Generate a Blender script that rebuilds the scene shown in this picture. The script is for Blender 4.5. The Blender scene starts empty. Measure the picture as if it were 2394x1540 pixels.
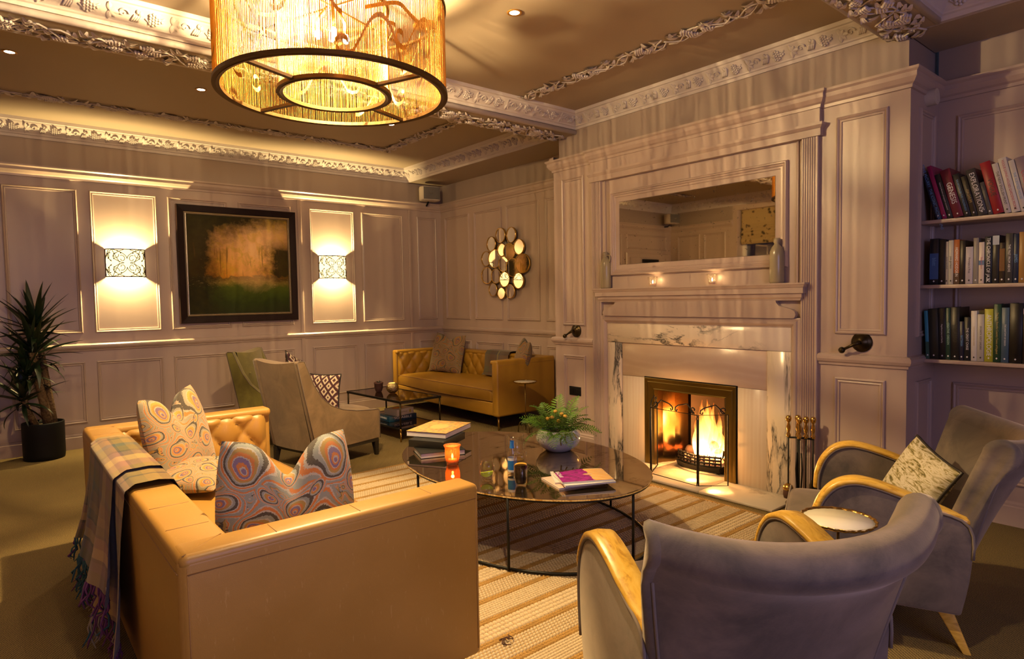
import bpy, bmesh, math, random
from math import sin, cos, pi, radians, sqrt, hypot
from mathutils import Vector, Matrix
random.seed(7)
SC = bpy.context.scene
COL = SC.collection

# ---------------------------------------------------------------- camera
F_PX, W_PX, H_PX = 1461.69, 2394, 1540
YAW, PITCH, ROLL = radians(39.573), radians(2.861), radians(-0.979)
fw = Vector((sin(YAW)*cos(PITCH), cos(YAW)*cos(PITCH), -sin(PITCH)))
rt = Vector((cos(YAW), -sin(YAW), 0))
up = rt.cross(fw)
r2 = cos(ROLL)*rt + sin(ROLL)*up
u2 = -sin(ROLL)*rt + cos(ROLL)*up
cam_d = bpy.data.cameras.new('camera'); cam = bpy.data.objects.new('camera', cam_d); COL.objects.link(cam)
M = Matrix.Identity(4)
for i in range(3):
    M[i][0] = r2[i]; M[i][1] = u2[i]; M[i][2] = -fw[i]
M[0][3], M[1][3], M[2][3] = 0, 0, 1.45
cam.matrix_world = M
cam_d.sensor_width = 36; cam_d.sensor_fit = 'HORIZONTAL'; cam_d.lens = F_PX/W_PX*36
cam_d.clip_start = 0.05; cam_d.clip_end = 60
SC.camera = cam

# ---------------------------------------------------------------- view, world, large light
SC.view_settings.view_transform = 'Standard'; SC.view_settings.look = 'None'
SC.view_settings.gamma = 1; SC.view_settings.use_curve_mapping = False
SC.view_settings.exposure = 0.10
SC.cycles.use_denoising = True
SC.cycles.max_bounces = 6; SC.cycles.diffuse_bounces = 3; SC.cycles.glossy_bounces = 4
SC.cycles.transmission_bounces = 4; SC.cycles.transparent_max_bounces = 10
SC.cycles.caustics_reflective = False; SC.cycles.caustics_refractive = False
SC.cycles.sample_clamp_indirect = 4.0
wd = bpy.data.worlds.new('world'); SC.world = wd; wd.use_nodes = True
wd.node_tree.nodes['Background'].inputs[0].default_value = (0.10, 0.14, 0.26, 1)
wd.node_tree.nodes['Background'].inputs[1].default_value = 1.0

WARM = (1.0, 0.69, 0.31); NEUTRAL = (1.0, 0.72, 0.42); SCON = (1.0, 0.70, 0.28); FILL_TINT = (0.60, 0.52, 1.0)
P_CHAND, P_SCONCE, P_FIRE, P_DOWN, P_FILL = 860, 105, 44, 34, 48

def lamp(name, kind, loc, energy, color, parent=None, size=.05, rot=None, **kw):
    d = bpy.data.lights.new(name, kind); o = bpy.data.objects.new(name, d); COL.objects.link(o)
    d.energy = energy; d.color = color
    if kind == 'AREA':
        d.shape = 'RECTANGLE'; d.size, d.size_y = size
    else:
        d.shadow_soft_size = size
    for k, v in kw.items(): setattr(d, k, v)
    o.location = loc
    if rot: o.rotation_euler = rot
    if parent: o.parent = parent
    return o
# cool fill light added at an unseen window opening behind the camera
lamp('cool_fill_light', 'AREA', (.6, -2.52, 1.75), P_FILL, FILL_TINT, size=(2.6, 1.7), rot=(radians(90), 0, 0))

# ---------------------------------------------------------------- helpers
def new_obj(name, data, parent=None, loc=None, rot=None):
    o = bpy.data.objects.new(name, data); COL.objects.link(o)
    if parent is not None: o.parent = parent
    if loc is not None: o.location = loc
    if rot is not None: o.rotation_euler = rot
    return o
def tag(o, label=None, cat=None, group=None, kind=None):
    if label: o['label'] = label
    if cat: o['category'] = cat
    if group: o['group'] = group
    if kind: o['kind'] = kind
    return o
def thing(name, label, cat, loc=(0, 0, 0), rz=0, group=None):
    o = new_obj(name, None, None, loc, (0, 0, rz)); o.empty_display_size = .1
    return tag(o, label, cat, group)
def copy_tree(o, parent=None):
    c = o.copy(); COL.objects.link(c); c.parent = parent
    for ch in [x for x in bpy.data.objects if x.parent == o]: copy_tree(ch, c)
    return c

class MB:
    """collects shapes, builds ONE mesh object"""
    def __init__(s): s.v = []; s.f = []; s.uv = {}; s.sm = []; s.mi = []
    def add(s, vs, fs, smooth=False, uvs=None, mi=0):
        b = len(s.v); s.v += [tuple(p) for p in vs]
        for f in fs: s.f.append(tuple(i+b for i in f)); s.sm.append(smooth); s.mi.append(mi)
        if uvs:
            for i, q in enumerate(uvs): s.uv[b+i] = q
        return s
    def box(s, x0, x1, y0, y1, z0, z1, smooth=False, mi=0):
        vs = [(x, y, z) for z in (z0, z1) for y in (y0, y1) for x in (x0, x1)]
        return s.add(vs, [(0,2,3,1),(4,5,7,6),(0,1,5,4),(2,6,7,3),(0,4,6,2),(1,3,7,5)], smooth, mi=mi)
    def obox(s, c, ax, ay, az, mi=0):
        """box from centre and three half-axis vectors"""
        c = Vector(c); ax = Vector(ax); ay = Vector(ay); az = Vector(az)
        vs = [c+i*ax+j*ay+k*az for k in (-1,1) for j in (-1,1) for i in (-1,1)]
        return s.add(vs, [(0,2,3,1),(4,5,7,6),(0,1,5,4),(2,6,7,3),(0,4,6,2),(1,3,7,5)], mi=mi)
    def grid(s, fn, nu, nv, smooth=True, cu=False, cv=False, mi=0, uvf=None, flip=False):
        """fn(u,v) -> point with u,v in 0..1"""
        mu = nu if cu else nu+1; mv = nv if cv else nv+1
        vs = []; uvs = []
        for j in range(mv):
            for i in range(mu):
                vs.append(fn(i/nu, j/nv)); uvs.append(uvf(i/nu, j/nv) if uvf else (i/nu, j/nv))
        fs = []
        for j in range(nv):
            for i in range(nu):
                a = j*mu+i; b = j*mu+(i+1) % mu; c = ((j+1) % mv)*mu+(i+1) % mu; d = ((j+1) % mv)*mu+i
                fs.append((a, d, c, b) if flip else (a, b, c, d))
        return s.add(vs, fs, smooth, uvs, mi)
    def lathe(s, prof, c=(0, 0, 0), n=24, smooth=True, wob=None, mi=0, capb=True, capt=True):
        """prof: list of (r,z)"""
        vs = []
        for (r, z) in prof:
            for k in range(n):
                a = 2*pi*k/n; rr = r*(wob(a, z) if wob else 1)
                vs.append((c[0]+rr*cos(a), c[1]+rr*sin(a), c[2]+z))
        fs = []
        for j in range(len(prof)-1):
            for k in range(n):
                fs.append((j*n+k, j*n+(k+1) % n, (j+1)*n+(k+1) % n, (j+1)*n+k))
        if capb and prof[0][0] > 1e-5: fs.append(tuple(reversed(range(n))))
        if capt and prof[-1][0] > 1e-5: fs.append(tuple((len(prof)-1)*n+k for k in range(n)))
        return s.add(vs, fs, smooth, mi=mi)
    def tube(s, pts, r, n=8, closed=False, smooth=True, caps=True, sq=1.0, upv=None, mi=0):
        """round (sq=1) or flattened tube along a path; r number or list"""
        P = [Vector(p) for p in pts]; m = len(P)
        rs = r if isinstance(r, (list, tuple)) else [r]*m
        vs = []; prev = None
        for i in range(m):
            if closed: t = P[(i+1) % m]-P[i-1]
            else: t = P[min(i+1, m-1)]-P[max(i-1, 0)]
            if t.length < 1e-9: t = Vector((0, 0, 1))
            t.normalize()
            if upv is not None:
                nrm = Vector(upv) - t*t.dot(Vector(upv))
            elif prev is None:
                nrm = t.cross(Vector((0, 0, 1)))
                if nrm.length < 1e-3: nrm = t.cross(Vector((1, 0, 0)))
            else:
                nrm = prev - t*t.dot(prev)
            if nrm.length < 1e-6: nrm = t.cross(Vector((0.3, 1, 0.2)))
            nrm.normalize(); bn = t.cross(nrm); prev = nrm
            for k in range(n):
                a = 2*pi*k/n
                vs.append(P[i] + rs[i]*(cos(a)*nrm + sq*sin(a)*bn))
        fs = []
        for i in range(m if closed else m-1):
            for k in range(n):
                fs.append((i*n+k, i*n+(k+1) % n, ((i+1) % m)*n+(k+1) % n, ((i+1) % m)*n+k))
        if caps and not closed:
            fs.append(tuple(reversed(range(n)))); fs.append(tuple((m-1)*n+k for k in range(n)))
        return s.add(vs, fs, smooth, mi=mi)
    def prism(s, poly, o, u, v, w, smooth=False, mi=0):
        """poly [(a,b)] in plane o+a*u+b*v, extruded by vector w"""
        o = Vector(o); u = Vector(u); v = Vector(v); w = Vector(w); n = len(poly)
        vs = [o+a*u+b*v for a, b in poly]+[o+a*u+b*v+w for a, b in poly]
        fs = [tuple(reversed(range(n))), tuple(range(n, 2*n))]
        fs += [(i, (i+1) % n, n+(i+1) % n, n+i) for i in range(n)]
        return s.add(vs, fs, smooth, mi=mi)
    def sphere(s, c, r, n=8, m=6, half=None, smooth=True, mi=0):
        rx, ry, rz = (r, r, r) if not isinstance(r, (tuple, list)) else r
        return s.grid(lambda a, b: (c[0]+rx*cos(2*pi*a)*sin(pi*b), c[1]+ry*sin(2*pi*a)*sin(pi*b), c[2]-rz*cos(pi*b)), n, m, smooth, cu=True, mi=mi)
    def sweep(s, path, prof, closed=False, smooth=False, mi=0):
        """path [(x,y)] in plan, prof [(off,z)], off to the LEFT of the path, mitred"""
        n = len(path); m = len(prof); vs = []
        for i in range(n):
            p = Vector(path[i]).to_2d()
            d0 = d1 = None
            if closed or i > 0: d0 = (p-Vector(path[i-1]).to_2d()).normalized()
            if closed or i < n-1: d1 = (Vector(path[(i+1) % n]).to_2d()-p).normalized()
            d0 = d0 or d1; d1 = d1 or d0
            n0 = Vector((-d0.y, d0.x)); n1 = Vector((-d1.y, d1.x))
            b = n0+n1; b = b*(2/ b.dot(b)) if b.length > 1e-6 else n0
            for (o, z) in prof: vs.append((p.x+b.x*o, p.y+b.y*o, z))
        fs = []
        for i in range(n if closed else n-1):
            for k in range(m-1):
                a = i*m+k; c = ((i+1) % n)*m+k
                fs.append((a, c, c+1, a+1))
        if not closed:
            fs.append(tuple(range(m))); fs.append(tuple(reversed(range((n-1)*m, n*m))))
        return s.add(vs, fs, smooth, mi=mi)
    def frame(s, o, u, v, w, a0, a1, b0, b1, prof, mi=0):
        """mitred rectangular moulding: prof [(inset, height along w)]"""
        o = Vector(o); u = Vector(u); v = Vector(v); w = Vector(w); vs = []
        for (d, h) in prof:
            for (a, b) in ((a0+d, b0+d), (a1-d, b0+d), (a1-d, b1-d), (a0+d, b1-d)):
                vs.append(o+a*u+b*v+h*w)
        fs = []
        for j in range(len(prof)-1):
            for k in range(4):
                fs.append((j*4+k, j*4+(k+1) % 4, (j+1)*4+(k+1) % 4, (j+1)*4+k))
        return s.add(vs, fs, mi=mi)
    def mesh(s, name, mats=None, bevel=0, fix=True):
        me = bpy.data.meshes.new(name); me.from_pydata(s.v, [], s.f)
        if s.uv:
            l = me.uv_layers.new(name='UVMap')
            for lp in me.loops: l.data[lp.index].uv = s.uv.get(lp.vertex_index, (0, 0))
        for p, sm, mi in zip(me.polygons, s.sm, s.mi): p.use_smooth = sm; p.material_index = mi
        if mats:
            for m in (mats if isinstance(mats, (list, tuple)) else [mats]): me.materials.append(m)
        if fix:
            bm = bmesh.new(); bm.from_mesh(me); bmesh.ops.recalc_face_normals(bm, faces=bm.faces); bm.to_mesh(me); bm.free()
        me.update(); return me
    def build(s, name, mats, parent=None, loc=None, rot=None, bevel=0, seg=2, sub=0, fix=True):
        o = new_obj(name, s.mesh(name, mats, fix=fix), parent, loc, rot)
        if bevel:
            b = o.modifiers.new('bevel', 'BEVEL'); b.width = bevel; b.segments = seg; b.limit_method = 'ANGLE'; b.angle_limit = radians(40)
            for p in o.data.polygons: p.use_smooth = True
        if sub:
            m = o.modifiers.new('sub', 'SUBSURF'); m.levels = sub; m.render_levels = sub
        return o

def struct(name, mb, mat, parent=None, **k):
    o = mb.build(name, mat, parent, **k)
    if parent is None: o['kind'] = 'structure'
    return o
def text(name, body, size, mat, parent, mw, align='LEFT', ext=0.0003, sx=1.0, shear=0):
    c = bpy.data.curves.new(name, 'FONT'); c.body = body; c.size = size; c.align_x = align; c.align_y = 'CENTER'
    c.extrude = ext; c.resolution_u = 3; c.materials.append(mat); c.shear = shear
    t = bpy.data.objects.new('tmp', c); me = bpy.data.meshes.new_from_object(t); bpy.data.objects.remove(t); bpy.data.curves.remove(c)
    me.name = name; o = new_obj(name, me, parent); o.matrix_local = mw @ Matrix.Diagonal((sx, 1, 1, 1)); return o
def basis(o, u, v):
    """matrix with origin o, x along u, y along v"""
    u = Vector(u).normalized(); v = Vector(v).normalized(); w = u.cross(v)
    m = Matrix.Identity(4)
    for i in range(3): m[i][0] = u[i]; m[i][1] = v[i]; m[i][2] = w[i]; m[i][3] = o[i]
    return m

# ---------------------------------------------------------------- materials
class N:
    """small node-graph builder"""
    def __init__(s, name):
        s.m = bpy.data.materials.new(name); s.m.use_nodes = True; s.t = s.m.node_tree; s.t.nodes.clear()
        s.out = s.t.nodes.new('ShaderNodeOutputMaterial')
    def n(s, typ, ins=None, **props):
        x = s.t.nodes.new('ShaderNode'+typ)
        for k, v in props.items(): setattr(x, k, v)
        for k, v in (ins or {}).items(): s.set(x, k, v)
        return x
    def set(s, x, k, v):
        i = x.inputs[k]
        if hasattr(v, 'is_linked') or isinstance(v, bpy.types.NodeSocket): s.t.links.new(v, i)
        elif isinstance(v, (tuple, list)) and len(v) == 3 and i.type == 'RGBA': i.default_value = (*v, 1)
        else: i.default_value = v
    def co(s, kind='Object'): return s.n('TexCoord').outputs[kind]
    def map(s, vec, scale=(1, 1, 1), rot=(0, 0, 0), loc=(0, 0, 0)):
        return s.n('Mapping', {'Vector': vec, 'Scale': scale, 'Rotation': rot, 'Location': loc}).outputs[0]
    def noise(s, vec, scale, detail=3, rough=.5, dist=0, out=0):
        return s.n('TexNoise', {'Vector': vec, 'Scale': scale, 'Detail': detail, 'Roughness': rough, 'Distortion': dist}).outputs[out]
    def vor(s, vec, scale, feature='F1', out='Distance', rand=1):
        return s.n('TexVoronoi', {'Vector': vec, 'Scale': scale, 'Randomness': rand}, feature=feature).outputs[out]
    def math(s, op, a, b=0.0, c=None):
        d = {0: a, 1: b}
        if c is not None: d[2] = c
        return s.n('Math', d, operation=op).outputs[0]
    def mix(s, f, a, b, blend='MIX'):
        x = s.n('Mix', data_type='RGBA', blend_type=blend)
        s.set(x, 0, f); s.set(x, 6, a); s.set(x, 7, b); return x.outputs[2]
    def ramp(s, f, stops, interp='LINEAR'):
        x = s.n('ValToRGB', {'Fac': f}); e = x.color_ramp; e.interpolation = interp
        while len(e.elements) < len(stops): e.elements.new(.5)
        for el, (p, c) in zip(e.elements, sorted(stops, key=lambda q: q[0])):
            el.position = p; el.color = (*c, 1) if len(c) == 3 else c
        return x.outputs[0]
    def bump(s, h, strength=.3, dist=.01):
        return s.n('Bump', {'Height': h, 'Strength': strength, 'Distance': dist}).outputs[0]
    def sep(s, vec): return s.n('SeparateXYZ', {0: vec}).outputs
    def pbsdf(s, color, rough=.5, metal=0, normal=None, **kw):
        x = s.n('BsdfPrincipled', {'Base Color': color, 'Roughness': rough, 'Metallic': metal})
        if normal is not None: s.set(x, 'Normal', normal)
        for k, v in kw.items(): s.set(x, k.replace('_', ' '), v)
        return x.outputs[0]
    def done(s, sh): s.t.links.new(sh, s.out.inputs[0]); return s.m

def flat(name, color, rough=.5, metal=0, **kw):
    g = N(name); return g.done(g.pbsdf(color, rough, metal, **kw))
def bumpy(name, color, rough, scale, amount=.15, metal=0, var=.15, dist=.004, detail=4, **kw):
    g = N(name); c = g.co(); h = g.noise(c, scale, detail)
    v = g.noise(c, scale*.13, 2)
    dark = tuple(x*(1-var) for x in color); light = tuple(min(1, x*(1+var)) for x in color)
    return g.done(g.pbsdf(g.mix(v, dark, light), rough, metal, g.bump(h, amount, dist), **kw))
def emit(name, color, strength):
    g = N(name); return g.done(g.n('Emission', {'Color': color, 'Strength': strength}).outputs[0])
# ---------------------------------------------------------------- the materials of the room
MT = {}
def wall_paint(name, col, rough=.42):
    g = N(name); c = g.co()
    h = g.noise(g.map(c, (60, 60, 9)), 1.0, 3); big = g.noise(c, .9, 2)
    base = g.mix(big, tuple(x*.93 for x in col), tuple(min(1, x*1.06) for x in col))
    return g.done(g.pbsdf(base, rough, 0, g.bump(h, .05, .001)))
MT['paint'] = wall_paint('greige_panel_paint', (.46, .355, .305), .36)
MT['wall'] = wall_paint('greige_upper_wall_paint', (.34, .265, .225), .6)
MT['ceil'] = wall_paint('ceiling_paint', (.40, .32, .235), .7)
MT['plaster'] = bumpy('white_plaster_moulding', (.60, .54, .52), .55, 90, .2, var=.06)
g = N('olive_brown_carpet'); c = g.co()
f1 = g.noise(c, 260, 2); f2 = g.noise(c, 2.2, 3)
w = g.n('TexWave', {'Vector': g.map(c, rot=(0, 0, radians(38))), 'Scale': 26, 'Distortion': .6, 'Detail': 1}, wave_type='BANDS').outputs[1]
base = g.mix(w, (.032, .024, .009), (.22, .15, .045)); base = g.mix(g.math('MULTIPLY', g.ramp(f1, [(.42, (0, 0, 0)), (.68, (1, 1, 1))]), .6), base, (.46, .32, .10)); base = g.mix(g.math('MULTIPLY', f2, .35), base, (.035, .025, .011))
MT['carpet'] = g.done(g.pbsdf(base, .95, 0, g.bump(g.math('ADD', f1, g.math('MULTIPLY', w, .6)), .7, .006)))
def leather(name, c0, c1, worn):
    g = N(name); c = g.co()
    big = g.noise(c, 3.0, 4, .6); fine = g.noise(c, 420, 2); scr = g.noise(g.map(c, (14, 14, 3), rot=(.5, .4, .8)), 6, 4, .7)
    base = g.mix(big, c0, c1); s = g.ramp(scr, [(.63, (0, 0, 0)), (.70, (1, 1, 1))])
    base = g.mix(g.math('MULTIPLY', s, .32), base, worn)
    return g.done(g.pbsdf(base, g.math('MULTIPLY_ADD', big, .2, .30), 0, g.bump(g.math('ADD', g.math('MULTIPLY', fine, .3), g.noise(c, 9, 4)), .16, .006)))
MT['leather'] = leather('tan_leather', (.31, .160, .030), (.43, .235, .052), (.60, .39, .15))
MT['leather_far'] = leather('mustard_tan_leather', (.28, .145, .014), (.40, .21, .022), (.50, .30, .06))
MT['leather_seam'] = flat('leather_stitching', (.27, .135, .04), .6)
def velvet(name, col, lite, rough=.75):
    g = N(name); c = g.co(); b = g.noise(c, 4.5, 5, .65, .6); f = g.noise(g.map(c, (30, 30, 90)), 5, 3)
    k = g.ramp(b, [(.36, (0, 0, 0)), (.66, (1, 1, 1))])
    base = g.mix(k, col, lite)
    return g.done(g.pbsdf(base, rough, 0, g.bump(f, .12, .003), Sheen_Weight=.55, Sheen_Roughness=.45, Sheen_Tint=(1, .85, .68, 1)))
MT['velvet'] = velvet('taupe_velvet', (.066, .055, .050), (.17, .130, .105))
MT['velvet_chair'] = velvet('beige_brown_velvet', (.165, .11, .058), (.27, .185, .10))
MT['velvet_olive'] = velvet('olive_green_velvet', (.12, .105, .018), (.19, .165, .03))
MT['piping'] = flat('taupe_piping', (.20, .16, .13), .8)
g = N('honey_wood'); c = g.co(); gr = g.noise(g.map(c, (9, 2.2, 9)), 4, 5, .6, 1.2)
MT['arm_wood'] = g.done(g.pbsdf(g.ramp(gr, [(.3, (.44, .22, .025)), (.5, (.72, .43, .06)), (.72, (.82, .54, .11))]), .3, 0, g.bump(gr, .1, .003)))
MT['dark_wood'] = bumpy('black_stained_wood', (.014, .011, .010), .4, 40, .1)
MT['frame_wood'] = bumpy('dark_brown_picture_wood', (.016, .007, .006), .5, 60, .05, Specular_IOR_Level=.15)
MT['silver'] = bumpy('silver_leaf_slip', (.42, .36, .26), .35, 90, .4, metal=.8)
MT['black_metal'] = flat('black_metal', (.012, .012, .012), .45, .6)
MT['iron'] = bumpy('wrought_iron', (.012, .011, .010), .55, 60, .2, metal=.5)
MT['brass'] = bumpy('polished_brass', (.62, .40, .11), .22, 40, .08, metal=1)
MT['old_brass'] = bumpy('tarnished_brass', (.23, .16, .045), .3, 12, .1, metal=1, var=.35)
MT['bronze'] = bumpy('dark_bronze', (.045, .032, .014), .32, 40, .1, metal=.85)
MT['white_paint'] = flat('white_gloss_paint', (.75, .72, .70), .3)
MT['cream_top'] = flat('cream_lacquer', (.80, .74, .60), .25)
MT['black_plastic'] = flat('black_plastic', (.005, .005, .006), .6, Specular_IOR_Level=.2)
MT['page'] = bumpy('book_paper', (.72, .70, .72), .8, 300, .3, var=.05)
MT['grey_grille'] = bumpy('grey_speaker_grille', (.14, .125, .11), .5, 700, .5)
MT['light_grey'] = flat('pale_grey_plastic', (.55, .48, .40), .5)
g = N('antique_mirror'); c = g.co(); sp = g.noise(c, 14, 6, .7); sp2 = g.noise(c, 60, 3)
k = g.ramp(g.math('MULTIPLY', sp, sp2), [(.12, (1, 1, 1)), (.16, (0, 0, 0))])
MT['mirror'] = g.done(g.n('MixShader', {0: g.math('MULTIPLY', k, .8), 1: g.n('BsdfGlossy', {'Color': (.88, .78, .58, 1), 'Roughness': .02}).outputs[0], 2: g.pbsdf((.08, .05, .03), .6)}).outputs[0])
g = N('clear_mirror'); MT['mirror_small'] = g.done(g.n('BsdfGlossy', {'Color': (.86, .80, .70, 1), 'Roughness': .015}).outputs[0])
# smoky antiqued mirror glass of the coffee table
g = N('smoky_antique_table_glass'); c = g.co()
v1 = g.noise(g.map(c, (1.0, 2.2, 1), rot=(0, 0, .5)), 2.6, 7, .66, 1.2); v2 = g.noise(c, 26, 5, .75)
k = g.ramp(g.math('ADD', v1, g.math('MULTIPLY', g.math('SUBTRACT', v2, .5), .30)), [(.54, (.72, .62, .45)), (.64, (.50, .42, .30)), (.70, (.22, .18, .13))])
MT['table_glass'] = g.done(g.n('MixShader', {0: .10, 1: g.n('BsdfGlossy', {'Color': k, 'Roughness': .035}).outputs[0], 2: g.pbsdf((.045, .035, .02), .5)}).outputs[0])
def thin_glass(name, tint=(1, 1, 1), fac=.10, rough=.02):
    g = N(name); ge = g.n('NewGeometry'); dt = g.math('ABSOLUTE', g.n('VectorMath', {0: ge.outputs['Normal'], 1: ge.outputs['Incoming']}, operation='DOT_PRODUCT').outputs['Value'])
    fr = g.math('MULTIPLY', g.math('POWER', g.math('SUBTRACT', 1.0, dt), 4.0), .8)
    return g.done(g.n('MixShader', {0: g.math('ADD', fr, fac), 1: g.n('BsdfTransparent', {'Color': (*tint, 1)}).outputs[0], 2: g.n('BsdfGlossy', {'Color': (1, .97, .92, 1), 'Roughness': rough}).outputs[0]}).outputs[0])
MT['glass'] = thin_glass('clear_glass', (.96, .96, .95), .05)
MT['smoke_glass'] = thin_glass('smoked_shelf_glass', (.30, .25, .18), .10)
MT['window_glass'] = thin_glass('dark_window_glass', (.15, .17, .22), .12)
g = N('amber_glass'); c = g.co(); b = g.bump(g.vor(c, 90), .6, .004)
MT['amber'] = g.done(g.n('MixShader', {0: .5, 1: g.n('BsdfTransparent', {'Color': (1, .74, .42, 1)}).outputs[0], 2: g.pbsdf((.70, .33, .10), .15, .0, b)}).outputs[0])
MT['wax'] = flat('candle_wax', (.85, .74, .55), .5, Subsurface_Weight=.2)
MT['flame_small'] = emit('candle_flame', (1, .68, .30), 40)
MT['bulb'] = emit('bulb_glow', (1, .80, .50), 60)
MT['down_lens'] = emit('downlight_lens', (1, .86, .62), 26)
# marbles
def marble(name, c0, c1, vein, vs=2.2, amt=1.0, tight=.012, rot=(0, 0, 0), sc=(1, 1, 1), loc=(0, 0, 0), g0=.46):
    g = N(name); c = g.map(g.co(), sc, rot, loc)
    d = g.noise(c, 3.0, 5, .62, .4, 1)
    vv = g.n('VectorMath', {0: c, 1: g.n('VectorMath', {0: d, 3: .55}, operation='SCALE').outputs[0]}, operation='ADD').outputs[0]
    n = g.noise(vv, vs, 6, .55, .8)
    e = g.math('ABSOLUTE', g.math('SUBTRACT', n, .5))
    gate = g.ramp(g.noise(c, 1.4, 2), [(g0, (0, 0, 0)), (g0+.14, (1, 1, 1))])
    line = g.ramp(e, [(0, (1, 1, 1)), (tight, (.55, .55, .55)), (tight*3.2, (0, 0, 0))])
    base = g.mix(g.noise(c, 2.5, 4), c0, c1)
    f = g.math('MULTIPLY', g.math('MULTIPLY', line, gate), amt)
    return g.done(g.pbsdf(g.mix(f, base, vein), .22, 0))
MT['marble'] = marble('veined_white_marble', (.70, .58, .45), (.80, .70, .58), (.035, .040, .045), 1.9, 1.0, .020, (0, 0, 0), (1, 2.6, .50), (0, .2, 0), .30)
MT['marble_lintel'] = marble('veined_white_marble_lintel', (.70, .58, .46), (.80, .70, .60), (.05, .055, .06), 1.7, 1.0, .012, (.5, 0, 0), (1, .8, 1.5), (0, .3, .4))
g = N('cream_onyx_slab'); c = g.map(g.co(), (1, 1, 1))
w = g.n('TexWave', {'Vector': g.map(c, (1, .55, 1)), 'Scale': 2.1, 'Distortion': 5.5, 'Detail': 3, 'Detail Scale': .9}, wave_type='BANDS', bands_direction='Z').outputs[1]
MT['onyx'] = g.done(g.pbsdf(g.mix(g.noise(c, 12, 4), g.ramp(w, [(.0, (.66, .50, .37)), (.5, (.76, .62, .48)), (1, (.70, .55, .42))]), (.66, .50, .38)), .25))
g = N('cream_onyx_upright'); c = g.co()
w = g.n('TexWave', {'Vector': g.map(c, (1, 1, .22)), 'Scale': 4.5, 'Distortion': 4.5, 'Detail': 3}, wave_type='BANDS', bands_direction='Y').outputs[1]
MT['onyx_up'] = g.done(g.pbsdf(g.mix(g.noise(c, 10, 4), g.ramp(w, [(.0, (.71, .57, .44)), (.6, (.76, .64, .51)), (1, (.68, .52, .39))]), (.73, .60, .47)), .25))
MT['hearth'] = marble('worn_hearth_marble', (.55, .47, .38), (.68, .60, .50), (.20, .17, .14), 2.5, .6, .02)
MT['soot'] = bumpy('sooty_firebrick', (.10, .055, .028), .8, 25, .4, var=.5)
MT['fire_metal'] = bumpy('polished_fire_cheek', (.36, .22, .08), .16, 9, .06, metal=1, var=.3)
MT['charred'] = bumpy('charred_log', (.07, .03, .018), .9, 40, .6, var=.6)
MT['ember'] = emit('glowing_ember', (1, .20, .05), 5)
# flames: emission that thins out towards the edges of each tongue
g = N('fire_flame'); z = g.sep(g.co('Generated'))[2]; nn = g.noise(g.map(g.co(), (9, 9, 4)), 2.2, 3, .6, .8)
colr = g.ramp(z, [(.0, (1, .66, .26)), (.4, (1, .46, .10)), (1, (1, .22, .02))])
st = g.math('MULTIPLY_ADD', g.math('POWER', g.math('SUBTRACT', 1.0, z), 1.3), 13.0, 1.6)
al = g.math('MULTIPLY', g.math('MULTIPLY_ADD', z, -.72, .92), g.ramp(nn, [(.36, (.25, .25, .25)), (.56, (1, 1, 1))]))
MT['flame'] = g.done(g.n('MixShader', {0: al, 1: g.n('BsdfTransparent').outputs[0], 2: g.n('Emission', {'Color': colr, 'Strength': st}).outputs[0]}).outputs[0])
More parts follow.
